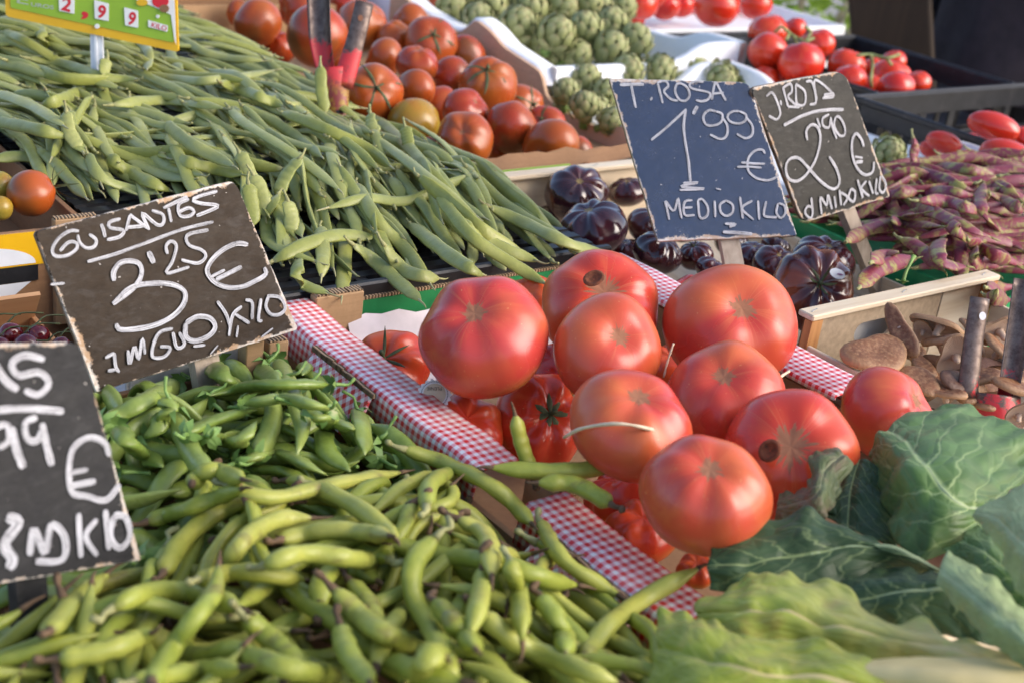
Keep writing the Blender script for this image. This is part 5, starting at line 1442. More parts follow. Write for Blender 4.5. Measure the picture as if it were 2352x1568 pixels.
TR_PUR = [[(930, 145), (1300, 180), (1500, 215), (1900, 330)], [(760, 180), (1000, 240), (1250, 330), (1480, 420)], [(1540, 290), (1700, 360), (1900, 500)], [(920, 380), (1150, 400), (1450, 450)], [(870, 490), (1150, 500), (1400, 560), (1600, 600)], [(690, 450), (900, 530), (1150, 650), (1400, 760), (1640, 860)], [(660, 700), (800, 640), (1000, 600)], [(1590, 430), (1750, 500), (1920, 600)],
          [(720, 850), (870, 920), (1000, 1030), (1150, 1170)], [(330, 1330), (450, 1200), (650, 1100), (900, 1040)], [(1130, 850), (1080, 950), (1150, 1090), (1400, 1130)], [(1430, 960), (1450, 1090), (1560, 1080), (1690, 1110)], [(440, 1090), (540, 1030), (700, 1000)], [(540, 480), (700, 420), (900, 400)], [(1550, 1330), (1700, 1330), (1900, 1310)], [(1540, 1400), (1680, 1430), (1850, 1460)], [(200, 890), (420, 770), (700, 720), (1150, 740)], [(1170, 690), (1300, 800), (1450, 920), (1700, 1020), (1920, 1130)], [(1380, 870), (1600, 1000), (1900, 1140)], [(1530, 310), (1490, 480), (1560, 660), (1720, 830), (1920, 980)]]
for p in TR_PUR:
    lay_px('purple', c3(p), PP_, pu_surf, R.uniform(.0155, .0180), R.uniform(.0052, .0065), R.gauss(.1, .25), PU_LABEL, PU_GROUP, twist=R.gauss(0, .4))
q = spline(c3([(860, 190), (855, 60), (870, -40), (850, -120)]), 12); d0 = depth_of(at_z(*q[0], .02))
pod_object('purple', np.array([at_d(u, v, d0) for u, v in q])[::-1], .016, .008, .4, 'purple green bean standing on end in front of the foam tray', None)

# ------------------------------------------------------------------ shiitake mushrooms
t = NT('shiitake_cap'); u, v = t.uv(); rv = t.rvec()
c = t.mix(t.mr(t.noise(22, rv, 4), .35, .7), (.22, .088, .034), (.115, .044, .019)); c = t.mix(t.mr(t.noise(260, rv, 2), .45, .7, 0, .5), c, (.44, .25, .12))
c = t.mix(t.mr(v, .28, .50, 0, .9), c, t.mix(t.noise(130, rv), (.52, .33, .18), (.32, .16, .07)))
c = t.mix(t.mr(t.rand(), .72, .8, 0, .75), c, (.065, .028, .020))
t.P(Base_Color=c, Roughness=.6); t.bump(t.ma('ADD', t.noise(80, rv, 4), t.noise(300, rv)), .4, .002); MAT['cap'] = t.m
t = NT('shiitake_gills'); u, v = t.uv(); w = t.ma('SINE', t.ma('MULTIPLY', u, 520.0))
t.P(Base_Color=t.mix(t.mr(w, -1, 1, 0, .5), (.62, .46, .34), (.38, .24, .16)), Roughness=.8); t.bump(w, .4, .001); MAT['gills'] = t.m
def mushroom(cp, r, axis, label, curl=.35, wav=.17, sq=1.0, hgt=.38):
    hgt *= .62; B = basis_to(axis, R.random() * 6.28); n, m = 9, 30; ph = R.random() * 6
    V = []; UV = []
    for i in range(n + 1):
        s = i / n
        for j in range(m + 1):
            a = 2 * math.pi * j / m; w = 1 + wav * math.sin(2 * a + ph) + wav * .6 * math.sin(3 * a + 2 * ph)
            rho = math.sin(s * 1.75) / math.sin(1.5) if s * 1.75 < 1.57 else 1 / math.sin(1.5) * (1 - .3 * (s * 1.75 - 1.57))
            z = hgt * math.cos(s * 1.75) - .13 * math.exp(-(s / .30) ** 2) + .08 * mnoise.noise(Vector((math.cos(a) * 1.4 * s, math.sin(a) * 1.4 * s, ph))) - curl * max(0, s - .75)
            V.append(cp + B @ (np.array([rho * math.cos(a) * w, rho * math.sin(a) * w * sq, z]) * r)); UV.append((j / m, s * .6))
    f = [(i * (m + 1) + j, (i + 1) * (m + 1) + j, (i + 1) * (m + 1) + j + 1, i * (m + 1) + j + 1) for i in range(n) for j in range(m)]
    o = add('shiitake_mushroom', V, f, MAT['cap'], origin=np.asarray(cp), uvs=UV); tag(o, label, 'mushroom', 'shiitake mushrooms')
    V2 = []; U2 = []
    for i in range(5):
        s = i / 4
        for j in range(m + 1):
            b = np.array(V[n * (m + 1) + j]); c0 = cp + B @ (np.array([0, 0, -.02]) * r)
            V2.append(b * (1 - s) + c0 * s + B @ (np.array([0, 0, .10 * math.sin(math.pi * s)]) * r)); U2.append((j / m, s))
    f2 = [(i * (m + 1) + j, i * (m + 1) + j + 1, (i + 1) * (m + 1) + j + 1, (i + 1) * (m + 1) + j) for i in range(4) for j in range(m)]
    add('gills', V2, [q[::-1] for q in f2], MAT['gills'], o, uvs=U2)
    sv, sf, su = tube_geo([cp + B @ (np.array(k) * r) for k in spline([(0, 0, .0), (.05, 0, -.25), (.10, .03, -.5)], 6)], np.array([.22, .17, .15, .14, .15, .10]) * r, 9)
    add('stem', sv, sf, MAT['gills'], o)
def c8(a, b): return (1837.4 + .2563 * a, 603 + .2563 * b)
VIEW = -norm(ray(2100, 820))
MUSH = [((690, 815), 300, .006, (-.1, -.25, 1), 'broad flat tan shiitake cap lying at the hand hole end', .85, .42), ((905, 620), 235, .018, (-.75, -.3, .5), 'tan shiitake leaning on its edge against the crate end', .45, .26), ((1260, 570), 165, .01, (.6, .3, .8), 'dark brown folded shiitake beside the crate end', .7, .4), ((1100, 620), 90, .0, (.6, .5, .3), None, .8, .4),
        ((1250, 705), 165, .004, (0, .5, .9), None, .6, .4), ((1400, 850), 150, .0, (.65, .6, .15), 'shiitake turned over to show its pale underside beside the red clip', .9, .35), ((1100, 920), 130, -.01, (0, -.2, 1), None, .6, .4), ((1080, 1045), 130, -.008, (-.2, -.2, 1), None, .9, .4), ((1225, 1045), 110, -.015, (.2, -.2, 1), None, .9, .4), ((1390, 1055), 110, -.005, (0, -.5, 1), None, .9, .4), ((1300, 1165), 140, -.012, (0, .2, 1), None, .6, .4),
        ((1570, 610), 110, .006, (.3, -.3, .9), None, .9, .4), ((1790, 620), 150, .01, (.5, .75, .2), None, .8, .4), ((1960, 1120), 170, -.004, (.2, 0, 1), None, .8, .4), ((1960, 1370), 110, -.01, (.6, .6, .2), None, .8, .4), ((1960, 1530), 130, -.01, (.2, -.2, 1), None, .8, .4), ((1800, 780), 150, .0, (.4, -.4, .8), None, .8, .4), ((1600, 1010), 140, -.01, (-.2, .1, 1), None, .8, .4), ((1500, 1180), 130, -.02, (0, .1, 1), None, .8, .4), ((1240, 880), 120, -.02, (0, .1, 1), None, .8, .4), ((1880, 1000), 140, -.015, (0, .1, 1), None, .8, .4), ((1700, 1260), 130, -.02, (0, .1, 1), None, .8, .4), ((1500, 760), 120, -.01, (0, -.1, 1), None, .8, .4), ((980, 780), 120, -.03, (0, -.1, 1), None, .8, .4)]
for k in range(26):
    x, y = .985 + .265 * R.random(), .34 + .35 * R.random()
    cp = np.array([x, y, -.048 + .012 * R.random()])
    mushroom(cp, R.uniform(.026, .036), norm((R.gauss(0, .4), R.gauss(0, .4), 1)), 'brown shiitake mushroom heaped in the pale wooden crate', sq=R.uniform(.7, 1), hgt=.5)
for (a, b), w, z, ax, lab, sq, hg in MUSH:
    u, v = c8(a, b); cp = at_z(u, v, z); r = w * .2563 / FPX * depth_of(cp) * (1.05 if w > 200 else 1.4)
    mushroom(cp, r, ax, lab or 'brown shiitake mushroom heaped in the pale wooden crate', sq=sq, hgt=hg)
# ------------------------------------------------------------------ chalk signs
def crop(ox, oy, s): return lambda a, b: (ox + s * a, oy + s * b)
def chalk_sign(name, label, corners, rad, bl, br, dl, dr, lean, mat, strokes, tf, w, stake_px=None, stake_w=.022, stake_len=.2, wob=.8, stake_mat='stake'):
    p0, n = board_plane(bl, br, dl, dr, lean)
    F = [at_plane(*c, p0, n) for c in corners]
    base = (F[2] + F[3]) / 2
    root = empty(name, base); tag(root, label, 'sign')
    slab('board', corners, p0, n, .006, rad, mat, MAT['board_edge'], root, np.array(root['_o'][:]), wob)
    strokes_geo(strokes, p0, n, None, tf, w).build('lettering', MAT['chalk'], root, smooth=False)
    if stake_px:
        a, b = at_plane(*stake_px[0], p0 - n * .0125, n), at_plane(*stake_px[1], p0 - n * .0125, n)
        d = norm(b - a); a2 = a - d * .05; b2 = a + d * stake_len; sd = np.cross(d, n)
        mb = MB(); mb.obox((a2 + b2) / 2, sd, d, n, (stake_w / 2, np.linalg.norm(b2 - a2) / 2, .0055)); mb.build('stake', MAT[stake_mat], root)
    return root, p0, n
T4 = crop(1378, 160.8, .29296)
ROSA = [([(155, 118), (345, 115)], 9), [(245, 125), (262, 210), (280, 300)], ([(395, 225), (410, 232)], 10), [(450, 100), (470, 180), (490, 265)], [(450, 100), (510, 90), (535, 130), (500, 172), (555, 232), (610, 245)], [(600, 112), (588, 170), (620, 235), (670, 245), (702, 200), (680, 140), (630, 108), (595, 116)],
        [(810, 100), (740, 95), (700, 122), (725, 150), (790, 165), (860, 185), (850, 230), (800, 250), (750, 240)], [(875, 240), (888, 160), (905, 98), (940, 160), (985, 245)], [(880, 190), (970, 182)],
        ([(400, 555), (520, 455), (640, 345), (674, 310)], 6.5), ([(672, 310), (655, 440), (672, 600), (695, 740), (708, 885)], 7), [(650, 890), (770, 887), (630, 918), (820, 935), (622, 945)], ([(762, 288), (728, 352)], 9),
        [(905, 328), (850, 320), (808, 370), (828, 430), (890, 440), (950, 410), (955, 350), (905, 328)], [(950, 370), (995, 440), (990, 520), (940, 545), (860, 510)], [(1090, 328), (1040, 330), (998, 365), (1020, 410), (1090, 425), (1140, 400), (1142, 355), (1090, 328)], [(1140, 370), (1190, 440), (1190, 510), (1140, 540), (1070, 505)],
        [(1292, 662), (1270, 630), (1210, 640), (1160, 700), (1160, 790), (1220, 850), (1310, 870), (1370, 850), (1398, 825)], [(1105, 730), (1200, 738), (1290, 740)], [(1070, 765), (1170, 764), (1265, 770)],
        [(540, 1180), (525, 1100), (510, 1030), (575, 1110), (610, 1010), (622, 1090), (637, 1170)], [(722, 1025), (662, 1040), (660, 1140), (740, 1142)], [(660, 1085), (722, 1082)], [(765, 1025), (780, 1160), (835, 1150), (842, 1080), (800, 1020), (765, 1025)], [(895, 1030), (900, 1160)], [(985, 1028), (938, 1060), (945, 1120), (990, 1150), (1037, 1120), (1035, 1060), (985, 1028)],
        [(1095, 1000), (1105, 1090), (1117, 1172)], [(1190, 1030), (1110, 1090), (1202, 1180)], [(1235, 1030), (1245, 1180)], [(1300, 1035), (1280, 1130), (1300, 1155), (1382, 1160)], [(1390, 1053), (1378, 1120), (1410, 1167), (1447, 1130), (1440, 1070), (1396, 1050)],
        ([(975, 1210), (1060, 1215), (1010, 1235)], 7), ([(960, 1275), (1080, 1282), (1190, 1292)], 9), ([(905, 935), (945, 945)], 4)]
chalk_sign('chalk_sign', 'upright glossy black chalk sign tinted with sky reflection, reading T.ROSA 1,99 euro MEDIO KILO', [(1398.5, 180), (1722, 188), (1831, 542), (1511, 555)], [10, 26, 4, 4], (1511, 555), (1831, 542), 1.352, 1.368, math.radians(33), MAT['board_gloss'], ROSA, T4, 6.2, [(1672, 545), (1690, 640)], .020, .17)
ROJA = [[(1300, 208), (1350, 180), (1400, 290), (1410, 350), (1380, 390), (1320, 360)], ([(1410, 240), (1418, 278)], 7), [(1430, 132), (1450, 210), (1472, 290)], [(1430, 140), (1490, 110), (1500, 170), (1470, 212), (1540, 282)], [(1530, 118), (1540, 260), (1600, 270), (1602, 170), (1530, 110)], [(1610, 92), (1660, 100), (1690, 250), (1640, 272)], [(1695, 242), (1682, 80), (1830, 200), (1740, 222)], ([(1750, 200), (1830, 188)], 9), [(1470, 290), (1560, 292)],
        ([(1435, 435), (1600, 352), (1750, 317), (1905, 310)], 9), [(1695, 380), (1722, 452)], [(1790, 350), (1740, 382), (1745, 440), (1790, 450), (1802, 380)], [(1802, 370), (1820, 460), (1850, 540)], [(1840, 370), (1830, 440), (1870, 512), (1912, 510), (1910, 440), (1870, 370), (1840, 370)],
        ([(1620, 552), (1610, 480), (1650, 430), (1700, 450), (1722, 540), (1690, 690), (1620, 810), (1540, 872), (1470, 850), (1450, 760), (1480, 700), (1550, 690), (1620, 760), (1720, 870), (1810, 932), (1862, 912), (1872, 850), (1840, 760), (1790, 680)], 8.5),
        ([(2062, 602), (2040, 540), (2000, 500), (1970, 560), (1975, 680), (2010, 770), (2070, 822), (2130, 800), (2142, 720)], 8), ([(1990, 680), (2052, 690)], 6), ([(2000, 722), (2052, 720)], 9), [(1650, 1000), (1660, 1120), (1640, 1162), (1600, 1120), (1620, 1070), (1662, 1080)], [(1730, 1132), (1720, 1000), (1770, 1062), (1780, 980), (1812, 1092)], [(1830, 990), (1842, 1082)], [(1870, 940), (1882, 1062)], [(1880, 960), (1932, 1000), (1900, 1062)], [(1960, 930), (1940, 1000), (1980, 1032), (1992, 960), (1960, 930)],
        [(2010, 860), (2052, 1002)], [(2080, 870), (2040, 930), (2102, 990)], [(2100, 870), (2132, 972)], [(2160, 850), (2150, 960), (2172, 968)], [(2190, 830), (2180, 930), (2210, 962), (2232, 900), (2200, 830)]]
chalk_sign('chalk_sign', 'round cornered grey chalk sign reading J.ROJA 2,90 euro MEDIO KILO', [(1724, 202), (1940, 161), (2046, 452), (1844, 514)], [18, 30, 8, 26], (1850, 512), (2046, 452), 1.47, 1.55, math.radians(12), MAT['board_grey'], ROJA, T4, 7.0, [(1946, 490), (1978, 570)], .018, .16)
TG = crop(57.4, 401.9, .29298)
GUIS = [[(420, 442), (350, 440), (260, 500), (212, 590), (240, 638), (330, 632), (402, 580), (400, 535), (340, 530), (270, 597)], [(410, 470), (425, 530), (480, 575), (540, 562), (555, 510), (500, 465)], [(595, 385), (612, 430), (625, 490)], [(745, 345), (660, 372), (665, 415), (770, 435), (740, 485), (640, 510)], [(790, 440), (820, 322), (840, 330), (962, 422)], [(800, 412), (930, 402)],
        [(970, 432), (915, 302), (1030, 392), (1080, 380), (1076, 312), (990, 280)], [(1080, 262), (1270, 172)], [(1120, 262), (1142, 372)], [(1280, 192), (1200, 232), (1210, 320), (1280, 326), (1322, 290), (1280, 260), (1200, 292)], [(1502, 130), (1380, 162), (1310, 200), (1380, 226), (1512, 247), (1340, 322)],
        ([(485, 682), (700, 622), (1000, 512), (1250, 422), (1472, 370)], 8.5), ([(962, 602), (1005, 692)], 15), [(1112, 622), (1100, 560), (1140, 520), (1182, 560), (1150, 682), (1105, 772), (1282, 722)], [(1432, 432), (1270, 472), (1280, 550), (1380, 590), (1412, 640), (1350, 692), (1220, 667)],
        ([(692, 832), (690, 760), (740, 692), (820, 675), (892, 700), (907, 780), (850, 882), (682, 1012)], 13), ([(702, 992), (830, 882), (1000, 850), (1150, 860), (1242, 912), (1242, 1000), (1170, 1092), (1050, 1162), (900, 1202), (740, 1212), (710, 1165)], 13),
        ([(1742, 547), (1650, 540), (1540, 592), (1450, 680), (1422, 762), (1480, 840), (1580, 882), (1700, 876), (1800, 832), (1882, 780), (1870, 725)], 12.5), ([(1450, 800), (1560, 745)], 8), ([(1490, 822), (1692, 720)], 11),
        [(1500, 990), (1570, 1092), (1602, 1190)], [(1692, 1030), (1620, 1102), (1592, 1262)], [(1640, 1092), (1752, 1162)], [(1720, 980), (1772, 1000), (1772, 1132)], [(1842, 970), (1822, 1132), (1852, 1142)], [(1900, 950), (1880, 1030), (1920, 1092), (1990, 1092), (2032, 1040), (1990, 962), (1890, 948)], ([(1662, 1180), (1650, 1272)], 6),
        [(800, 1372), (812, 1482), (850, 1342), (882, 1442), (912, 1282), (932, 1402)], [(1150, 1202), (1050, 1232), (1000, 1322), (992, 1422), (1080, 1422), (1132, 1352), (1050, 1342)], [(1150, 1232), (1182, 1352), (1242, 1322), (1200, 1232)], ([(1250, 1162), (1250, 1262), (1320, 1300), (1430, 1262), (1482, 1192), (1440, 1122), (1340, 1112), (1250, 1162)], 13), [(690, 1392), (702, 1500), (730, 1542)], [(690, 1392), (620, 1432)], [(640, 1532), (702, 1522)],
        ([(1310, 1342), (1402, 1330)], 7), ([(1442, 1402), (1502, 1332)], 4), ([(1842, 1272), (1932, 1202)], 5), ([(190, 860), (300, 850)], 7)]
chalk_sign('chalk_sign', 'brown black chalk sign reading GUISANTES 3,25 euro, standing in the pea pods', [(79, 532), (540, 413), (686, 757), (221, 901)], [14, 24, 8, 4], (221, 901), (686, 757), .985, 1.10, math.radians(22), MAT['board'], GUIS, TG, 9.0, [(470, 840), (480, 900)], .022, .12)
TL_ = crop(0, 763.7, .4394)
NEAR = [([(-60, 120), (20, 240), (90, 300)], 22), ([(230, 140), (130, 118), (60, 160), (95, 222), (200, 205), (252, 262), (200, 322), (125, 300)], 19), ([(-120, 425), (0, 402), (150, 395), (330, 410)], 20), ([(-30, 490), (35, 482), (42, 560), (-10, 602)], 18), ([(55, 490), (80, 600), (118, 705)], 22), ([(190, 440), (130, 470), (140, 552), (192, 560), (220, 500)], 19), ([(215, 470), (240, 590), (268, 692)], 20),
        ([(568, 642), (540, 572), (460, 545), (380, 602), (357, 720), (372, 832), (450, 852), (550, 872), (622, 790)], 17), ([(358, 730), (455, 712)], 14), ([(362, 800), (495, 772)], 17), ([(30, 960), (92, 990), (20, 1102), (62, 1180), (40, 1232)], 30), ([(150, 1162), (172, 1022), (230, 1150), (262, 1002), (332, 1062), (322, 1182), (180, 1192)], 20), ([(405, 940), (417, 1172)], 16), ([(500, 970), (442, 1060), (502, 1162)], 16), ([(545, 922), (562, 1132)], 16), ([(590, 952), (570, 1060), (620, 1122), (672, 1060), (650, 962), (588, 950)], 18)]
chalk_sign('chalk_sign', 'dark grey chalk sign ending in 99 euro, planted among the broad beans', [(-200, 792), (184, 786), (325, 1286), (-70, 1352)], [12, 30, 4, 4], (-70, 1352), (325, 1286), .70, .775, math.radians(20), MAT['board_near'], NEAR, TL_, 17, [(62, 1330), (70, 1430)], .018, .10, stake_mat='black_plastic')

# ------------------------------------------------------------------ printed price sign with sliding numbers
def text_part(txt, a, b, hpx, p0, n, off, mat, parent, bold=.0, name='lettering'):
    cu = bpy.data.curves.new('txt', 'FONT'); cu.body = txt; cu.offset = bold; cu.resolution_u = 3
    ob = bpy.data.objects.new('txt', cu); COL.objects.link(ob); bpy.context.view_layer.update()
    me = ob.evaluated_get(bpy.context.evaluated_depsgraph_get()).to_mesh()
    v = np.array([q.co[:] for q in me.vertices]); f = [tuple(p.vertices) for p in me.polygons]
    A, Bq = at_plane(*a, p0, n), at_plane(*b, p0, n); X = Bq - A; Y = norm(np.cross(n, X)); 
    if np.dot(Y, CAM_ROT[:, 1]) < 0: Y = -Y
    h = hpx / FPX * depth_of(A)
    w = v[:, 0].max() - v[:, 0].min(); hh = v[:, 1].max() - v[:, 1].min()
    W = [A + X * ((q[0] - v[:, 0].min()) / w) + Y * ((q[1] - v[:, 1].min()) / hh * h) + n * off for q in v]
    bpy.data.objects.remove(ob); bpy.data.curves.remove(cu)
    return add(name, W, f, mat, parent, smooth=False)
def flat_poly(name, px, p0, n, off, mat, parent, rad=0, thick=.0008):
    P = np.array([at_plane(*q, p0, n) for q in (rounded(px, rad) if rad else px)]) + n * off; m = len(P)
    V = list(P) + list(P - n * thick); f = [tuple(range(m)), tuple(range(2 * m - 1, m - 1, -1))] + [(i, m + i, m + (i + 1) % m, (i + 1) % m) for i in range(m)]
    if sum(np.dot(np.cross(P[i] - P.mean(0), P[(i + 1) % m] - P.mean(0)), n) for i in range(m)) < 0: f = [q[::-1] for q in f]
    return add(name, V, f, mat, parent, smooth=False)
def price_sign():
    s = .1831; Cc = lambda a, b: (a * s, b * s)
    p0, n = board_plane((12, 36), (409, 118), 1.63, 1.63, math.radians(12))
    root = empty('price_sign', at_plane(222, 76, p0, n)); tag(root, 'printed yellow and green price board with red sliding numbers 2,99 KILO', 'sign')
    flat_poly('board', [(8, -130), (404, -60), (410, 120), (13, 38)], p0, n, 0, MAT['yellow_card'], root, 9, .004)
    g = flat_poly('green_panel', [Cc(120, -700), Cc(2100, -330), Cc(2185, 540), Cc(135, 100)], p0, n, .0010, MAT['lime_card'], root, 6)
    flat_poly('white_edge', [Cc(1560, -60), Cc(2190, -40), Cc(2215, 560), Cc(2192, 500), Cc(2150, 190), Cc(1960, 100)], p0, n, .0020, MAT['white_card'], root)
    text_part('E', Cc(215, 38), Cc(360, 66), 20, p0, n, .0013, MAT['grey_print'], root)
    text_part('UROS', Cc(392, 82), Cc(680, 124), 9, p0, n, .0013, MAT['grey_print'], root, .02)
    for k, (q, tx) in enumerate((([(745, -70), (942, -30), (940, 178), (752, 140)], '2'), ([(1190, 2), (1372, 50), (1370, 270), (1197, 236)], '9'), ([(1565, 95), (1740, 140), (1740, 355), (1577, 320)], '9'))):
        c = flat_poly('number_card', [Cc(*w) for w in q], p0, n, .0025, MAT['white_card'], root, 2)
        bl, br = q[3], q[2]
        text_part(tx, Cc(bl[0] + 22, bl[1] - 12), Cc(br[0] - 52, br[1] - 18), 31, p0, n, .0029, MAT['red_print'], c, .03, 'number')
    text_part(',', Cc(1018, 246), Cc(1105, 262), 19, p0, n, .0013, MAT['red_print'], root, .03)
    c = flat_poly('unit_card', [Cc(1865, 255), Cc(2112, 325), Cc(2108, 405), Cc(1868, 342)], p0, n, .0025, MAT['white_card'], root, 2)
    text_part('KILO', Cc(1905, 342), Cc(2095, 394), 11, p0, n, .0029, MAT['red_print'], c, .01)
    for a, b, r in ((1225, 333, 5.5), (1985, 210, 4)):
        u, v = Cc(a, b); flat_poly('rivet', [(u + r * math.cos(k * .5236), v + r * math.sin(k * .5236)) for k in range(12)], p0, n, .0024, MAT['white_card'], root, thick=.0014)
    def ell(nm, a, b, ra, rb, mat, off):
        u, v = Cc(a, b); flat_poly(nm, [(u + ra * math.cos(k * .349), v + rb * math.sin(k * .349)) for k in range(18)], p0, n, off, mat, root)
    ell('melon_print', 2020, 20, 19, 15, MAT['red_print'], .0029); ell('lemon_print', 1790, 36, 13, 8, MAT['yellow_card'], .0032); ell('kiwi_print', 2070, 112, 11, 9, MAT['kraft_dark'], .0036)
    a, b = at_plane(222, 60, p0 - n * .008, n), at_plane(224, 145, p0 - n * .008, n); d = norm(b - a); b = b + d * .05
    mb = MB(); mb.obox((a + b) / 2, np.cross(d, n), d, n, (.0075, np.linalg.norm(b - a) / 2, .003)); mb.obox((a + b) / 2 + n * .0045, np.cross(d, n), d, n, (.0016, np.linalg.norm(b - a) / 2, .0014)); mb.build('stake', MAT['white_plastic'], root)
price_sign()
text_p0 = np.array([.489, 1.1875, -.008])
_n = np.array([0, -1.0, 0])
o = add('lettering', [(0.478 + .007 * k + dx, 1.1868, -.012 + dz) for k in range(3) for dx, dz in ((0, 0), (.0018, 0), (.0018, .008), (0, .008), (-.0018, .0062), (.0038, .0062), (.0038, .008), (-.0018, .008))], [q for k in range(3) for q in ((k * 8, k * 8 + 1, k * 8 + 2, k * 8 + 3),)] , MAT['white_card'], LABEL_BOARD, smooth=False)

# ------------------------------------------------------------------ red steel clips
def clip(name, label, depth, prongs, body, org_v, holes):
    """two trough-shaped steel prongs rising from a painted socket"""
    cu = np.mean([p[0] for p in body]); base = at_d(cu, org_v, depth)
    root = empty(name, base); tag(root, label, 'price clip')
    fw = CAM_ROT[:, 2]
    def trough(px, ws, arc, dd, face, nm, mat, thick=.0016, flip=1):
        n = 14; q = spline(px, n); ww = np.interp(np.linspace(0, 1, n), np.linspace(0, 1, len(ws)), ws)
        C = np.array([at_d(u, v, depth + dd) for u, v in q]); T = np.gradient(C, axis=0); T /= np.linalg.norm(T, axis=1)[:, None]
        m = 9; V = []
        for side in (0, 1):
            for i in range(n):
                S = norm(np.cross(T[i], fw) + CAM_ROT[:, 0] * 1e-6); S = S if np.dot(S, CAM_ROT[:, 0]) > 0 else -S
                S = norm(S * math.cos(face) + fw * math.sin(face)); N = norm(np.cross(T[i], S)); N = N if np.dot(N, fw) > 0 else -N
                hw = ww[i] / 2 / FPX * depth
                for j in range(m):
                    a = (j / (m - 1) - .5) * arc; rr = hw / math.sin(min(arc, 3.1) / 2)
                    V.append(C[i] + S * (rr * math.sin(a)) + N * (flip * (rr * math.cos(a) - rr * math.cos(arc / 2)) - side * thick))
        f = []
        o2 = n * m
        for i in range(n - 1):
            for j in range(m - 1):
                f += [(i * m + j, i * m + j + 1, (i + 1) * m + j + 1, (i + 1) * m + j), (o2 + i * m + j, o2 + (i + 1) * m + j, o2 + (i + 1) * m + j + 1, o2 + i * m + j + 1)]
            f += [(i * m, (i + 1) * m, o2 + (i + 1) * m, o2 + i * m), (i * m + m - 1, o2 + i * m + m - 1, o2 + (i + 1) * m + m - 1, (i + 1) * m + m - 1)]
        for j in range(m - 1): f += [(j, o2 + j, o2 + j + 1, j + 1), ((n - 1) * m + j, (n - 1) * m + j + 1, o2 + (n - 1) * m + j + 1, o2 + (n - 1) * m + j)]
        return add(nm, V, f, mat, root)
    for k, (px, ws, arc, dd, face, fl) in enumerate(prongs):
        p = trough(px, ws, arc, dd, face, 'prong', MAT['steel_red'], flip=fl)
        if holes[k]:
            u, v, r = holes[k]
            V = [at_d(u + r * math.cos(a * .4488), v + r * 1.2 * math.sin(a * .4488), depth + dd - .0068) for a in range(14)]
            add('hole', V, [tuple(range(14))], MAT['foam'] if k == 0 and u > 2000 else MAT['orange'], p, smooth=False)
    trough(*body[0:1][0][:0] if False else (BODY_PX[name + str(org_v)][0], BODY_PX[name + str(org_v)][1], 2.2, -.002, 0, 'socket', MAT['steel_red']))
    mb = MB(); c = at_d(*BODY_PX[name + str(org_v)][0][-1], depth + .006)
    mb.raw(*tube_geo([c + np.array([0, 0, .02]), c, c - np.array([0, 0, .10])], [.011, .010, .006], 10)[:2]); mb.build('spike', MAT['black_plastic'], root, smooth=True)
BODY_PX = {'price_clip110': ([(762, 160), (768, 205), (775, 285)], [86, 70, 44]), 'price_clip905': ([(2290, 905), (2286, 945), (2288, 1000)], [110, 118, 96])}
clip('price_clip', 'worn red steel price clip with two prongs among the orange tomatoes', 1.72, [([(730, -30), (735, 90), (752, 182)], [58, 54, 40], 2.3, .004, .25, -1), ([(838, 6), (815, 100), (786, 200)], [42, 42, 50], 1.5, -.006, -.2, 1)], [(768, 200)], 110, [None, (828, 42, 6)])
clip('price_clip', 'rusty red and brown steel price clip standing in the mushrooms', 1.22, [([(2252, 684), (2236, 790), (2222, 912)], [46, 46, 50], 1.6, -.004, -.1, 1), ([(2352, 640), (2335, 780), (2312, 925)], [46, 50, 46], 2.2, .006, .35, -1)], [(2290, 940)], 905, [(2257, 726, 8), None])

# ------------------------------------------------------------------ leaves in the front corner
LF = crop(1493, 890, .4325)
MAT['kale'] = leaf_mat('cabbage_leaf', (.105, .195, .050), (.38, .48, .20), back=(.24, .31, .17), veins=5, sheen=.05)
MAT['kale_dark'] = leaf_mat('dark_cabbage_leaf', (.048, .092, .034), (.26, .33, .13), back=(.18, .24, .13), veins=6, sheen=.05, vs=.8)
MAT['kale_pale'] = leaf_mat('pale_cabbage_underside', (.33, .42, .18), (.46, .54, .28), veins=5, sheen=.05, rough=.5)
MAT['kale_brown'] = leaf_mat('brownish_cabbage_leaf', (.13, .165, .06), (.26, .26, .13), veins=6, blotch=(.15, .10, .06))
MAT['lettuce'] = leaf_mat('lettuce_leaf', (.38, .44, .050), (.50, .53, .13), veins=6, blotch=(.46, .42, .08), rough=.4, trans=.2)
MAT['lettuce_pale'] = leaf_mat('pale_lettuce_leaf', (.43, .48, .07), (.55, .57, .16), veins=7, blotch=(.36, .30, .06), pale=(.68, .55, .24), rough=.45, trans=.15)
MAT['lettuce_rib'] = plain('lettuce_rib', (.62, .50, .22), .45, .12, 30, .1)
def Z(rows, zs): return [[(a, b, z) for (a, b), z in zip(r, zz)] for r, zz in zip(rows, zs)]
def put_leaf(name, rows, mat, label, cat='leaf', rib=None, **kw):
    o, r, N = leaf(name, rows, LF, MAT[mat], label, cat, **kw)
    if rib:
        q = r - N * .0006
        sv, sf, su = tube_geo(q, np.linspace(rib, rib * .3, len(q)), 7); add('midrib', sv, sf, MAT['lettuce_rib'] if 'lettuce' in mat else PALE, o)
    return o
PALE = plain('leaf_rib', (.30, .37, .19), .5, .2, 60, .1)
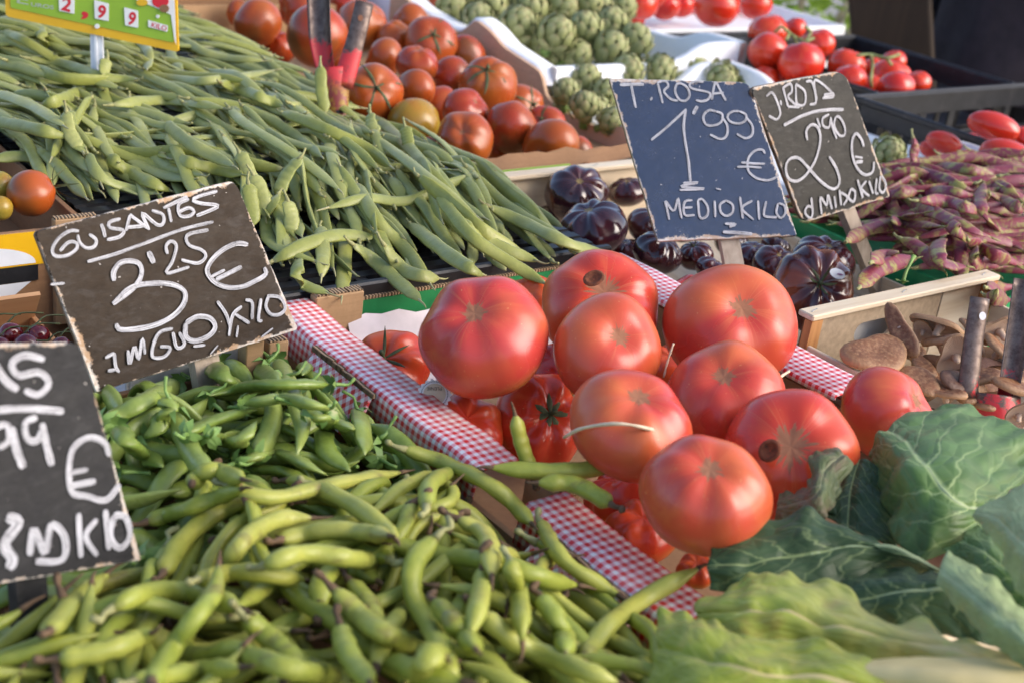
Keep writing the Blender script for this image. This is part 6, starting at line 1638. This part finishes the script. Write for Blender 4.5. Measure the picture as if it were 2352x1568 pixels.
put_leaf('cabbage_leaf', Z([[(1740, 790), (1830, 640), (1930, 540)], [(1430, 925), (1650, 610), (2020, 470)], [(1300, 770), (1530, 480), (2010, 290)], [(1225, 600), (1420, 350), (1880, 190)], [(1190, 420), (1345, 262), (1720, 95)], [(1150, 330), (1250, 215), (1490, 85)]],
    [(.050, .060, .055), (.040, .070, .055), (.040, .078, .060), (.042, .078, .062), (.044, .070, .060), (.048, .060, .055)]), 'kale', 'broad blue green cabbage leaf with branching pale veins, spread against the tomatoes', rib=.0020, seed=3, amp=.006)
put_leaf('cabbage_leaf', Z([[(1560, 960), (1540, 985), (1540, 1050)], [(1300, 872), (1310, 880), (1400, 1000)], [(1080, 752), (1080, 832), (1160, 1060)], [(850, 662), (880, 866), (950, 1140)], [(640, 690), (700, 890), (700, 1130)], [(440, 730), (500, 930), (450, 1110)], [(350, 850), (300, 940), (340, 1060)]],
    [(.040, .042, .030), (.048, .050, .030), (.050, .050, .028), (.052, .046, .026), (.050, .042, .024), (.044, .038, .022), (.034, .032, .020)]), 'kale_dark', 'dark green cabbage leaf with pale midrib reaching over the gingham rim', rib=.0020, seed=9, amp=.004)
put_leaf('cabbage_leaf', Z([[(1700, 1000), (1760, 1070), (2000, 1420)], [(1500, 975), (1515, 1060), (1760, 1350)], [(1300, 950), (1285, 1078), (1500, 1310)], [(1100, 950), (1105, 1125), (1250, 1270)], [(900, 990), (955, 1185), (1000, 1280)]],
    [(.045, .055, .03), (.045, .052, .03), (.040, .046, .028), (.034, .038, .026), (.026, .028, .024)]), 'kale_dark', 'dark cabbage leaf with a thick pale rib, between the lettuce and the folded leaf', rib=.0024, seed=15, amp=.004)
put_leaf('cabbage_leaf', Z([[(2010, 1500), (2100, 1420), (2180, 1360)], [(1880, 1415), (1965, 1300), (2060, 1230)], [(1760, 1315), (1830, 1200), (1905, 1090)], [(1640, 1175), (1690, 1080), (1755, 960)], [(1515, 1035), (1535, 960), (1578, 880)]],
    [(.085, .10, .085), (.080, .10, .085), (.075, .092, .078), (.070, .082, .072), (.066, .070, .066)]), 'kale_pale', 'pale grey green folded cabbage leaf showing its underside', rib=None, seed=21, amp=.002, ruff=.003)
put_leaf('cabbage_leaf', Z([[(2100, 1150), (2160, 950), (2220, 480)], [(1960, 1090), (2050, 880), (2120, 480)], [(1870, 900), (1930, 780), (2000, 500)], [(1800, 775), (1835, 690), (1860, 575)], [(1715, 685), (1722, 660), (1745, 640)]],
    [(.10, .12, .11), (.096, .118, .105), (.092, .108, .098), (.088, .096, .090), (.084, .086, .084)]), 'kale_pale', 'smooth pale cabbage leaf curling down over the broad veined one', rib=None, seed=27, amp=.002, ruff=.002)
put_leaf('cabbage_leaf', Z([[(2020, 1260), (2090, 1100), (2160, 940)], [(1850, 1160), (1950, 1000), (2010, 850)], [(1700, 1010), (1790, 880), (1840, 750)], [(1560, 865), (1650, 785), (1705, 700)]],
    [(.060, .072, .066), (.058, .070, .064), (.054, .066, .060), (.050, .058, .055)]), 'kale', 'shaded cabbage leaf under the two pale curled ones', rib=None, seed=33, amp=.003)
put_leaf('cabbage_leaf', Z([[(1085, 400), (1030, 350), (955, 290)], [(1000, 570), (930, 430), (868, 340)], [(930, 690), (890, 560), (855, 490)], [(800, 700), (800, 600), (785, 540)], [(655, 700), (668, 625), (690, 572)]],
    [(.060, .066, .06), (.050, .062, .058), (.044, .056, .052), (.040, .048, .044), (.034, .038, .036)]), 'kale_brown', 'browning cabbage leaf pressed against the tomato with the hole', rib=None, seed=39, amp=.003)
put_leaf('cabbage_leaf', Z([[(1060, 330), (1115, 370), (1240, 430)], [(980, 470), (1080, 470), (1280, 600)], [(930, 620), (1060, 580), (1330, 790)], [(930, 680), (1050, 740), (1300, 860)]],
    [(.048, .05, .048), (.040, .046, .040), (.034, .040, .034), (.028, .032, .028)]), 'kale_dark', 'crumpled dark leaf between the browning leaf and the broad veined one', rib=None, seed=45, amp=.004)
put_leaf('lettuce_leaf', Z([[(1250, 1470), (1250, 1620), (1250, 1800)], [(850, 1350), (860, 1530), (900, 1760)], [(500, 1325), (600, 1500), (650, 1760)], [(350, 1240), (400, 1450), (400, 1760)], [(190, 1180), (200, 1400), (150, 1710)], [(40, 1195), (20, 1350), (-20, 1610)]],
    [(.066, .070, .05), (.062, .066, .05), (.058, .066, .05), (.054, .062, .048), (.048, .056, .044), (.038, .044, .036)]), 'lettuce', 'bright yellow green lettuce leaf at the front edge of the stall', rib=.003, seed=51, amp=.0045, ruff=.003, freq=20, nu=26, nv=48)
put_leaf('lettuce_leaf', Z([[(2060, 1440), (2120, 1540), (2120, 1760)], [(1750, 1350), (1900, 1450), (1900, 1710)], [(1500, 1300), (1650, 1400), (1700, 1610)], [(1200, 1190), (1400, 1340), (1450, 1510)], [(980, 1060), (1150, 1270), (1200, 1460)], [(780, 1015), (900, 1220), (950, 1410)], [(600, 975), (680, 1170), (700, 1360)], [(430, 1040), (450, 1180), (450, 1330)], [(235, 1165), (245, 1200), (300, 1265)]],
    [(.070, .078, .06), (.066, .076, .06), (.060, .072, .056), (.056, .068, .052), (.052, .064, .050), (.050, .060, .048), (.048, .056, .044), (.042, .048, .040), (.032, .034, .032)]), 'lettuce_pale', 'wilting pale lettuce leaf with brown marks and a broad cream rib', rib=.004, seed=57, amp=.0055, ruff=.006, freq=26, nu=26, nv=54)
lr = put_leaf('lettuce_stalk', Z([[(2120, 1460), (2120, 1600), (2120, 1800)], [(1600, 1440), (1600, 1540), (1600, 1700)], [(1250, 1455), (1250, 1520), (1250, 1620)], [(980, 1500), (985, 1525), (990, 1550)]], [(.074, .088, .066), (.070, .082, .064), (.064, .072, .060), (.058, .060, .056)]), 'lettuce_rib', 'thick cream coloured lettuce stalk lying along the front corner', 'stalk', amp=.001, ruff=0, thick=.004, seed=61)

# ------------------------------------------------------------------ straw, seal, sprig, scraps
def strand(px, d, label, r=.0011):
    P = spline([at_d(u, v, q) for (u, v), q in zip(px, d)], 16); sv, sf, su = tube_geo(P, [r * (.75 + .4 * abs(math.sin(i * .7))) for i in range(16)], 5)
    o = add('straw', sv, sf, MAT['straw'], uvs=su); tag(o, label, 'straw', 'straw strands')
tF = BEEF_POS[5]['t'] - BEEF_POS[5]['r']; tE = BEEF_POS[4]['t'] - BEEF_POS[4]['r']
strand([(1295, 1004), (1340, 982), (1420, 972), (1490, 984), (1556, 1006)], [tF + .030, tF + .010, tF - .004, tF + .004, tF + .03], 'long pale straw lying across the orange red tomato', .0013)
strand([(1735, 942), (1760, 905), (1790, 868), (1812, 852)], [tE + .03, tE + .035, tE + .05, tE + .06], 'pale straw leaning between the flat scarred tomato and the rim', .0012)
strand([(1524, 866), (1533, 830), (1547, 788)], [tE + .07, tE + .07, tE + .07], 'thin pale straw in the gap beside the widest tomato', .0009)
def seal():
    c = at_z(998, 905, .0); n = norm(CAMP - c + np.array([0, .1, .35])); e1 = norm(CAM_ROT[:, 0] - n * np.dot(CAM_ROT[:, 0], n)); e2 = np.cross(n, e1)
    r = 38 / FPX * depth_of(c); V = [c]; m = 72
    for k in range(m): a = 2 * math.pi * k / m; q = r * (1 + .07 * math.cos(a * 18)); V.append(c + e1 * q * math.cos(a) + e2 * q * math.sin(a) * .95)
    o = add('paper_seal', V, [(0, k + 1, (k + 1) % m + 1) for k in range(m)], MAT['white_card'], smooth=False); tag(o, 'round white paper seal with scalloped edge tucked between rim and tomato', 'label')
    V = [c + n * .0004]
    for k in range(m): a = 2 * math.pi * k / m; V.append(c + n * .0004 + (e1 * math.cos(a) + e2 * math.sin(a)) * r * .68)
    add('cream_centre', V, [(0, k + 1, (k + 1) % m + 1) for k in range(m)], plain('cream_paper', (.62, .52, .36), .6, .05), o, smooth=False)
    V = []; f = []
    for k in range(48):
        a = 2 * math.pi * k / 48; q = c + n * .0005 + (e1 * math.cos(a) + e2 * math.sin(a)) * r * .80; b = len(V)
        V += [q + e1 * .0005, q + e2 * .0005, q - e1 * .0005, q - e2 * .0005]; f.append((b, b + 1, b + 2, b + 3))
    add('dotted_ring', V, f, MAT['dark_print'], o, smooth=False)
    px = lambda s, t_: None
    A = c - e1 * r * .45 + e2 * r * .22
    cu = bpy.data.curves.new('txt', 'FONT'); cu.body = 'PLENIE'; ob = bpy.data.objects.new('txt', cu); COL.objects.link(ob); bpy.context.view_layer.update()
    me = ob.evaluated_get(bpy.context.evaluated_depsgraph_get()).to_mesh(); v = np.array([q.co[:] for q in me.vertices]); f = [tuple(p.vertices) for p in me.polygons]
    sc = r * .9 / v[:, 0].max(); W = [c + n * .0008 + (e1 * (r * .45 - q[0] * sc) + e2 * (r * .45 - q[1] * sc)) for q in v]
    bpy.data.objects.remove(ob); add('lettering', W, f, MAT['dark_print'], o, smooth=False)
seal()
# sprig on the mushroom crate's batten
c = at_z(2075, 648, .030)
mb = MB(); mb.raw(*tube_geo(spline([c, c + np.array([.006, .004, .008]), c + np.array([.022, .010, .022])], 8), [.0016, .0018, .0018, .0017, .0016, .0016, .0019, .0026], 6)[:2])
for k in range(7):
    a = R.uniform(0, 6.28); L = R.uniform(.008, .014); d = np.array([math.cos(a) * .8 - .5, math.sin(a) * .6, R.uniform(.0, .7)]) * L; s = norm(np.cross(d, (0, 0, 1))) * .0022
    mb.raw([c - s, c + d * .5 + s * 1.3, c + d, c + d * .5 - s * 1.3 + np.array([0, 0, .001]), c + s], [(0, 1, 2, 3)])
o = mb.build('bean_sprig', MAT['pea_calyx'], smooth=True); tag(o, 'small green stalk end lying on the wooden crate batten', 'sprig')

# ------------------------------------------------------------------ behind the stall
def backdrop():
    # brown board leaning upright behind the crates
    p0 = at_d(2030, 100, 3.45); n = norm(np.array([CAMP[0] - p0[0], CAMP[1] - p0[1], 0])); root_px = [(1912, -420), (2120, -420), (2168, 560), (1992, 560)]
    BM = wood_mat('dark_brown_board', (.045, .026, .014), (.024, .014, .008), 2, .5)
    P = np.array([at_plane(u, v, p0, n) for u, v in root_px]); V = list(P) + list(P - n * .04)
    mb = MB(); mb.raw(V, [(3, 2, 1, 0), (4, 5, 6, 7), (0, 1, 5, 4), (1, 2, 6, 5), (2, 3, 7, 6), (3, 0, 4, 7)])
    o = mb.build('leaning_board', BM); tag(o, 'dark brown board leaning upright behind the vine tomatoes', 'board')
    bv = o.modifiers.new('edge', 'BEVEL'); bv.width = .012; bv.segments = 3
    # person in a dark jacket behind the stall
    pc = at_d(2345, 60, 3.55); bx, by = pc[0], pc[1]; z0 = -.95
    f = norm(np.array([CAMP[0] - bx, CAMP[1] - by, 0])); s = np.cross((0, 0, 1), f)      # f faces the stall, s to the figure's left
    def pt(a, b, z): return np.array([bx, by, z0 + z]) + s * a + f * b
    verts = [pt(0, 0, .98), pt(0, 0, 1.12), pt(0, 0, 1.30), pt(0, -.01, 1.44), pt(0, 0, 1.54), pt(0, .01, 1.62), pt(0, .015, 1.73)]
    rad = [(.17, .125), (.165, .12), (.18, .12), (.15, .10), (.055, .055), (.075, .085), (.07, .085)]
    edges = [(0, 1), (1, 2), (2, 3), (3, 4), (4, 5), (5, 6)]
    def chain(frm, pts):
        k = frm
        for p, r in pts: verts.append(p); rad.append((r, r)); edges.append((k, len(verts) - 1)); k = len(verts) - 1
        return k
    for q in (-1, 1):
        chain(0, [(pt(q * .10, 0, .86), .095), (pt(q * .105, .01, .50), .062), (pt(q * .11, -.01, .10), .042), (pt(q * .115, .02, .05), .042), (pt(q * .13, .16, .035), .032)])
        w = chain(3, [(pt(q * .19, 0, 1.42), .062), (pt(q * .25, -.03, 1.14), .048), (pt(q * .25, -.02, .90), .036), (pt(q * .25, 0, .84), .034), (pt(q * .25, .01, .80), .030)])
        for fi in range(4): chain(w, [(pt(q * .25, -.012 + .014 * fi, .765), .0095), (pt(q * .248, -.010 + .014 * fi, .735 + .004 * abs(fi - 1.4)), .0085), (pt(q * .243, -.008 + .014 * fi, .712 + .005 * abs(fi - 1.4)), .0075)])
        chain(w, [(pt(q * .24, .045, .785), .010), (pt(q * .235, .058, .760), .009)])
    me = bpy.data.meshes.new('person'); org = np.array([bx, by, z0]); me.from_pydata([tuple(v - org) for v in verts], edges, [])
    o = bpy.data.objects.new('person', me); COL.objects.link(o); o.location = Vector(org); o['_o'] = [float(k) for k in org]
    sk = o.modifiers.new('skin', 'SKIN'); 
    for v, r in zip(me.skin_vertices[0].data, rad): v.radius = r
    me.skin_vertices[0].data[0].use_root = True
    ss = o.modifiers.new('smooth', 'SUBSURF'); ss.levels = ss.render_levels = 2
    t = NT('person_clothes'); z = t.xyz()[2]
    c = t.mix(t.mr(z, 1.50, 1.515), (.020, .014, .018), (.50, .28, .19)); c = t.mix(t.mr(t.xyz()[2], .95, .955, 1, 0), c, (.02, .018, .02)); t.P(Base_Color=c, Roughness=.8); t.bump(t.noise(40), .4, .01); me.materials.append(t.m)
    tag(o, 'person in a dark plum jacket standing behind the stall', 'person')
    # jacket shell with folds
    m, n_ = 40, 22; V = []
    for i in range(n_):
        k = i / (n_ - 1); z = .74 + .72 * k; w = np.interp(k, [0, .25, .5, .85, 1], [.235, .215, .205, .235, .12]); d = np.interp(k, [0, .25, .5, .85, 1], [.185, .175, .16, .16, .09])
        for j in range(m):
            a = 2 * math.pi * j / m; fo = 1 + .05 * math.sin(a * 7 + 3 * mnoise.noise(Vector((k * 3, a, 0)))) * (1 - k) + .04 * mnoise.noise(Vector((math.cos(a) * 2, math.sin(a) * 2, k * 9)))
            V.append(pt(w * fo * math.cos(a), d * fo * math.sin(a), z))
    JM = plain('plum_jacket', (.026, .016, .021), .75, .35, 30, .5)
    add('jacket', V, [(i * m + j, i * m + (j + 1) % m, (i + 1) * m + (j + 1) % m, (i + 1) * m + j) for i in range(n_ - 1) for j in range(m)], JM, o)
    hv, hf, hu = fruit_geo(1, 1.15, 3, 0, 0, .3, 1, 20, 14); V = [pt(p[0] * .088, p[1] * .10 - .012, 1.735 + p[2] * .10) for p in hv if True]
    keep = [q for q in hf if np.mean([hv[k][2] for k in q]) > -.05 and not (np.mean([hv[k][1] for k in q]) > .45 and np.mean([hv[k][2] for k in q]) < .55)]
    add('hair', V, keep, plain('dark_hair', (.02, .014, .01), .6, .3, 200), o)
    SK = plain('face_skin', (.50, .28, .19), .5, .1, 80)
    for q in (-1, 1):
        e = fruit_geo(1, 1, 3, 0, 0, .3, 1, 10, 8); add('eye', [pt(q * .032 + p[0] * .011, .098 + p[1] * .008, 1.69 + p[2] * .008) for p in e[0]], e[1], MAT['white_card'], o)
        add('ear', [pt(q * (.078 + abs(p[0]) * .012), .01 + p[1] * .018, 1.675 + p[2] * .03) for p in e[0]], e[1], SK, o)
    add('nose', [pt(p[0] * .014, .105 + p[1] * .018, 1.665 + p[2] * .022) for p in e[0]], e[1], SK, o)
    add('mouth', [pt(p[0] * .024, .096 + p[1] * .006, 1.625 + p[2] * .006) for p in e[0]], e[1], plain('lips', (.38, .12, .10), .5, .1), o)
    # shrub with sunlit leaves
    sc = at_d(1865, 20, 6.2); sx, sy = sc[0], sc[1]
    root = empty('shrub', (sx, sy, -.95)); tag(root, 'bright green leafy shrub in the sun beyond the stall', 'shrub')
    LM = NT('shrub_leaf'); cc = LM.mix(LM.noise(9), (.16, .30, .02), (.34, .46, .05)); LM.P(Base_Color=cc, Roughness=.45); tr = LM.n('BsdfTranslucent'); LM.put(tr.inputs[0], cc); ms = LM.n('MixShader'); LM.put(ms.inputs[0], .4)
    LM.t.links.new(LM.b.outputs[0], ms.inputs[1]); LM.t.links.new(tr.outputs[0], ms.inputs[2]); LM.t.links.new(ms.outputs[0], LM.out.inputs[0])
    mb = MB()
    for k in range(1500):
        a = R.uniform(0, 6.28); q = R.random() ** .5; h = R.random(); rr = .75 * q * (1 - .55 * (h - .4) ** 2)
        p = np.array([sx + rr * math.cos(a), sy + rr * math.sin(a), -.85 + 1.05 * h]); L = R.uniform(.06, .14)
        d = norm((R.gauss(0, 1), R.gauss(0, 1), R.gauss(.3, .6))) * L; w = norm(np.cross(d, (R.gauss(0, 1), R.gauss(0, 1), R.gauss(0, 1)))) * L * .22
        mb.raw([p, p + d * .45 + w, p + d, p + d * .45 - w], [(0, 1, 2, 3)])
    mb.build('foliage', LM.m, root, smooth=False)
    for k in range(7):
        a = k * .9; mb = MB(); mb.raw(*tube_geo(spline([(sx + .05 * math.cos(a), sy + .05 * math.sin(a), -.949), (sx + .2 * math.cos(a), sy + .2 * math.sin(a), -.5), (sx + .5 * math.cos(a), sy + .5 * math.sin(a), 0)], 7), np.linspace(.018, .006, 7), 6)[:2]); mb.build('branch', MAT['stake'], root, smooth=True)
    # dark carton at the far end of the beans
    open_box('far_carton', 'dark cardboard carton at the far end of the flat beans', .32, 1.25, 2.27, 2.44, TABLE_Z, .03, .006, MAT['kraft_dark'], 'box')
backdrop()
for o in bpy.data.objects:
    if '_o' in o.keys(): del o['_o']
print('FLAT random', n_r, 'objects', len(bpy.data.objects))
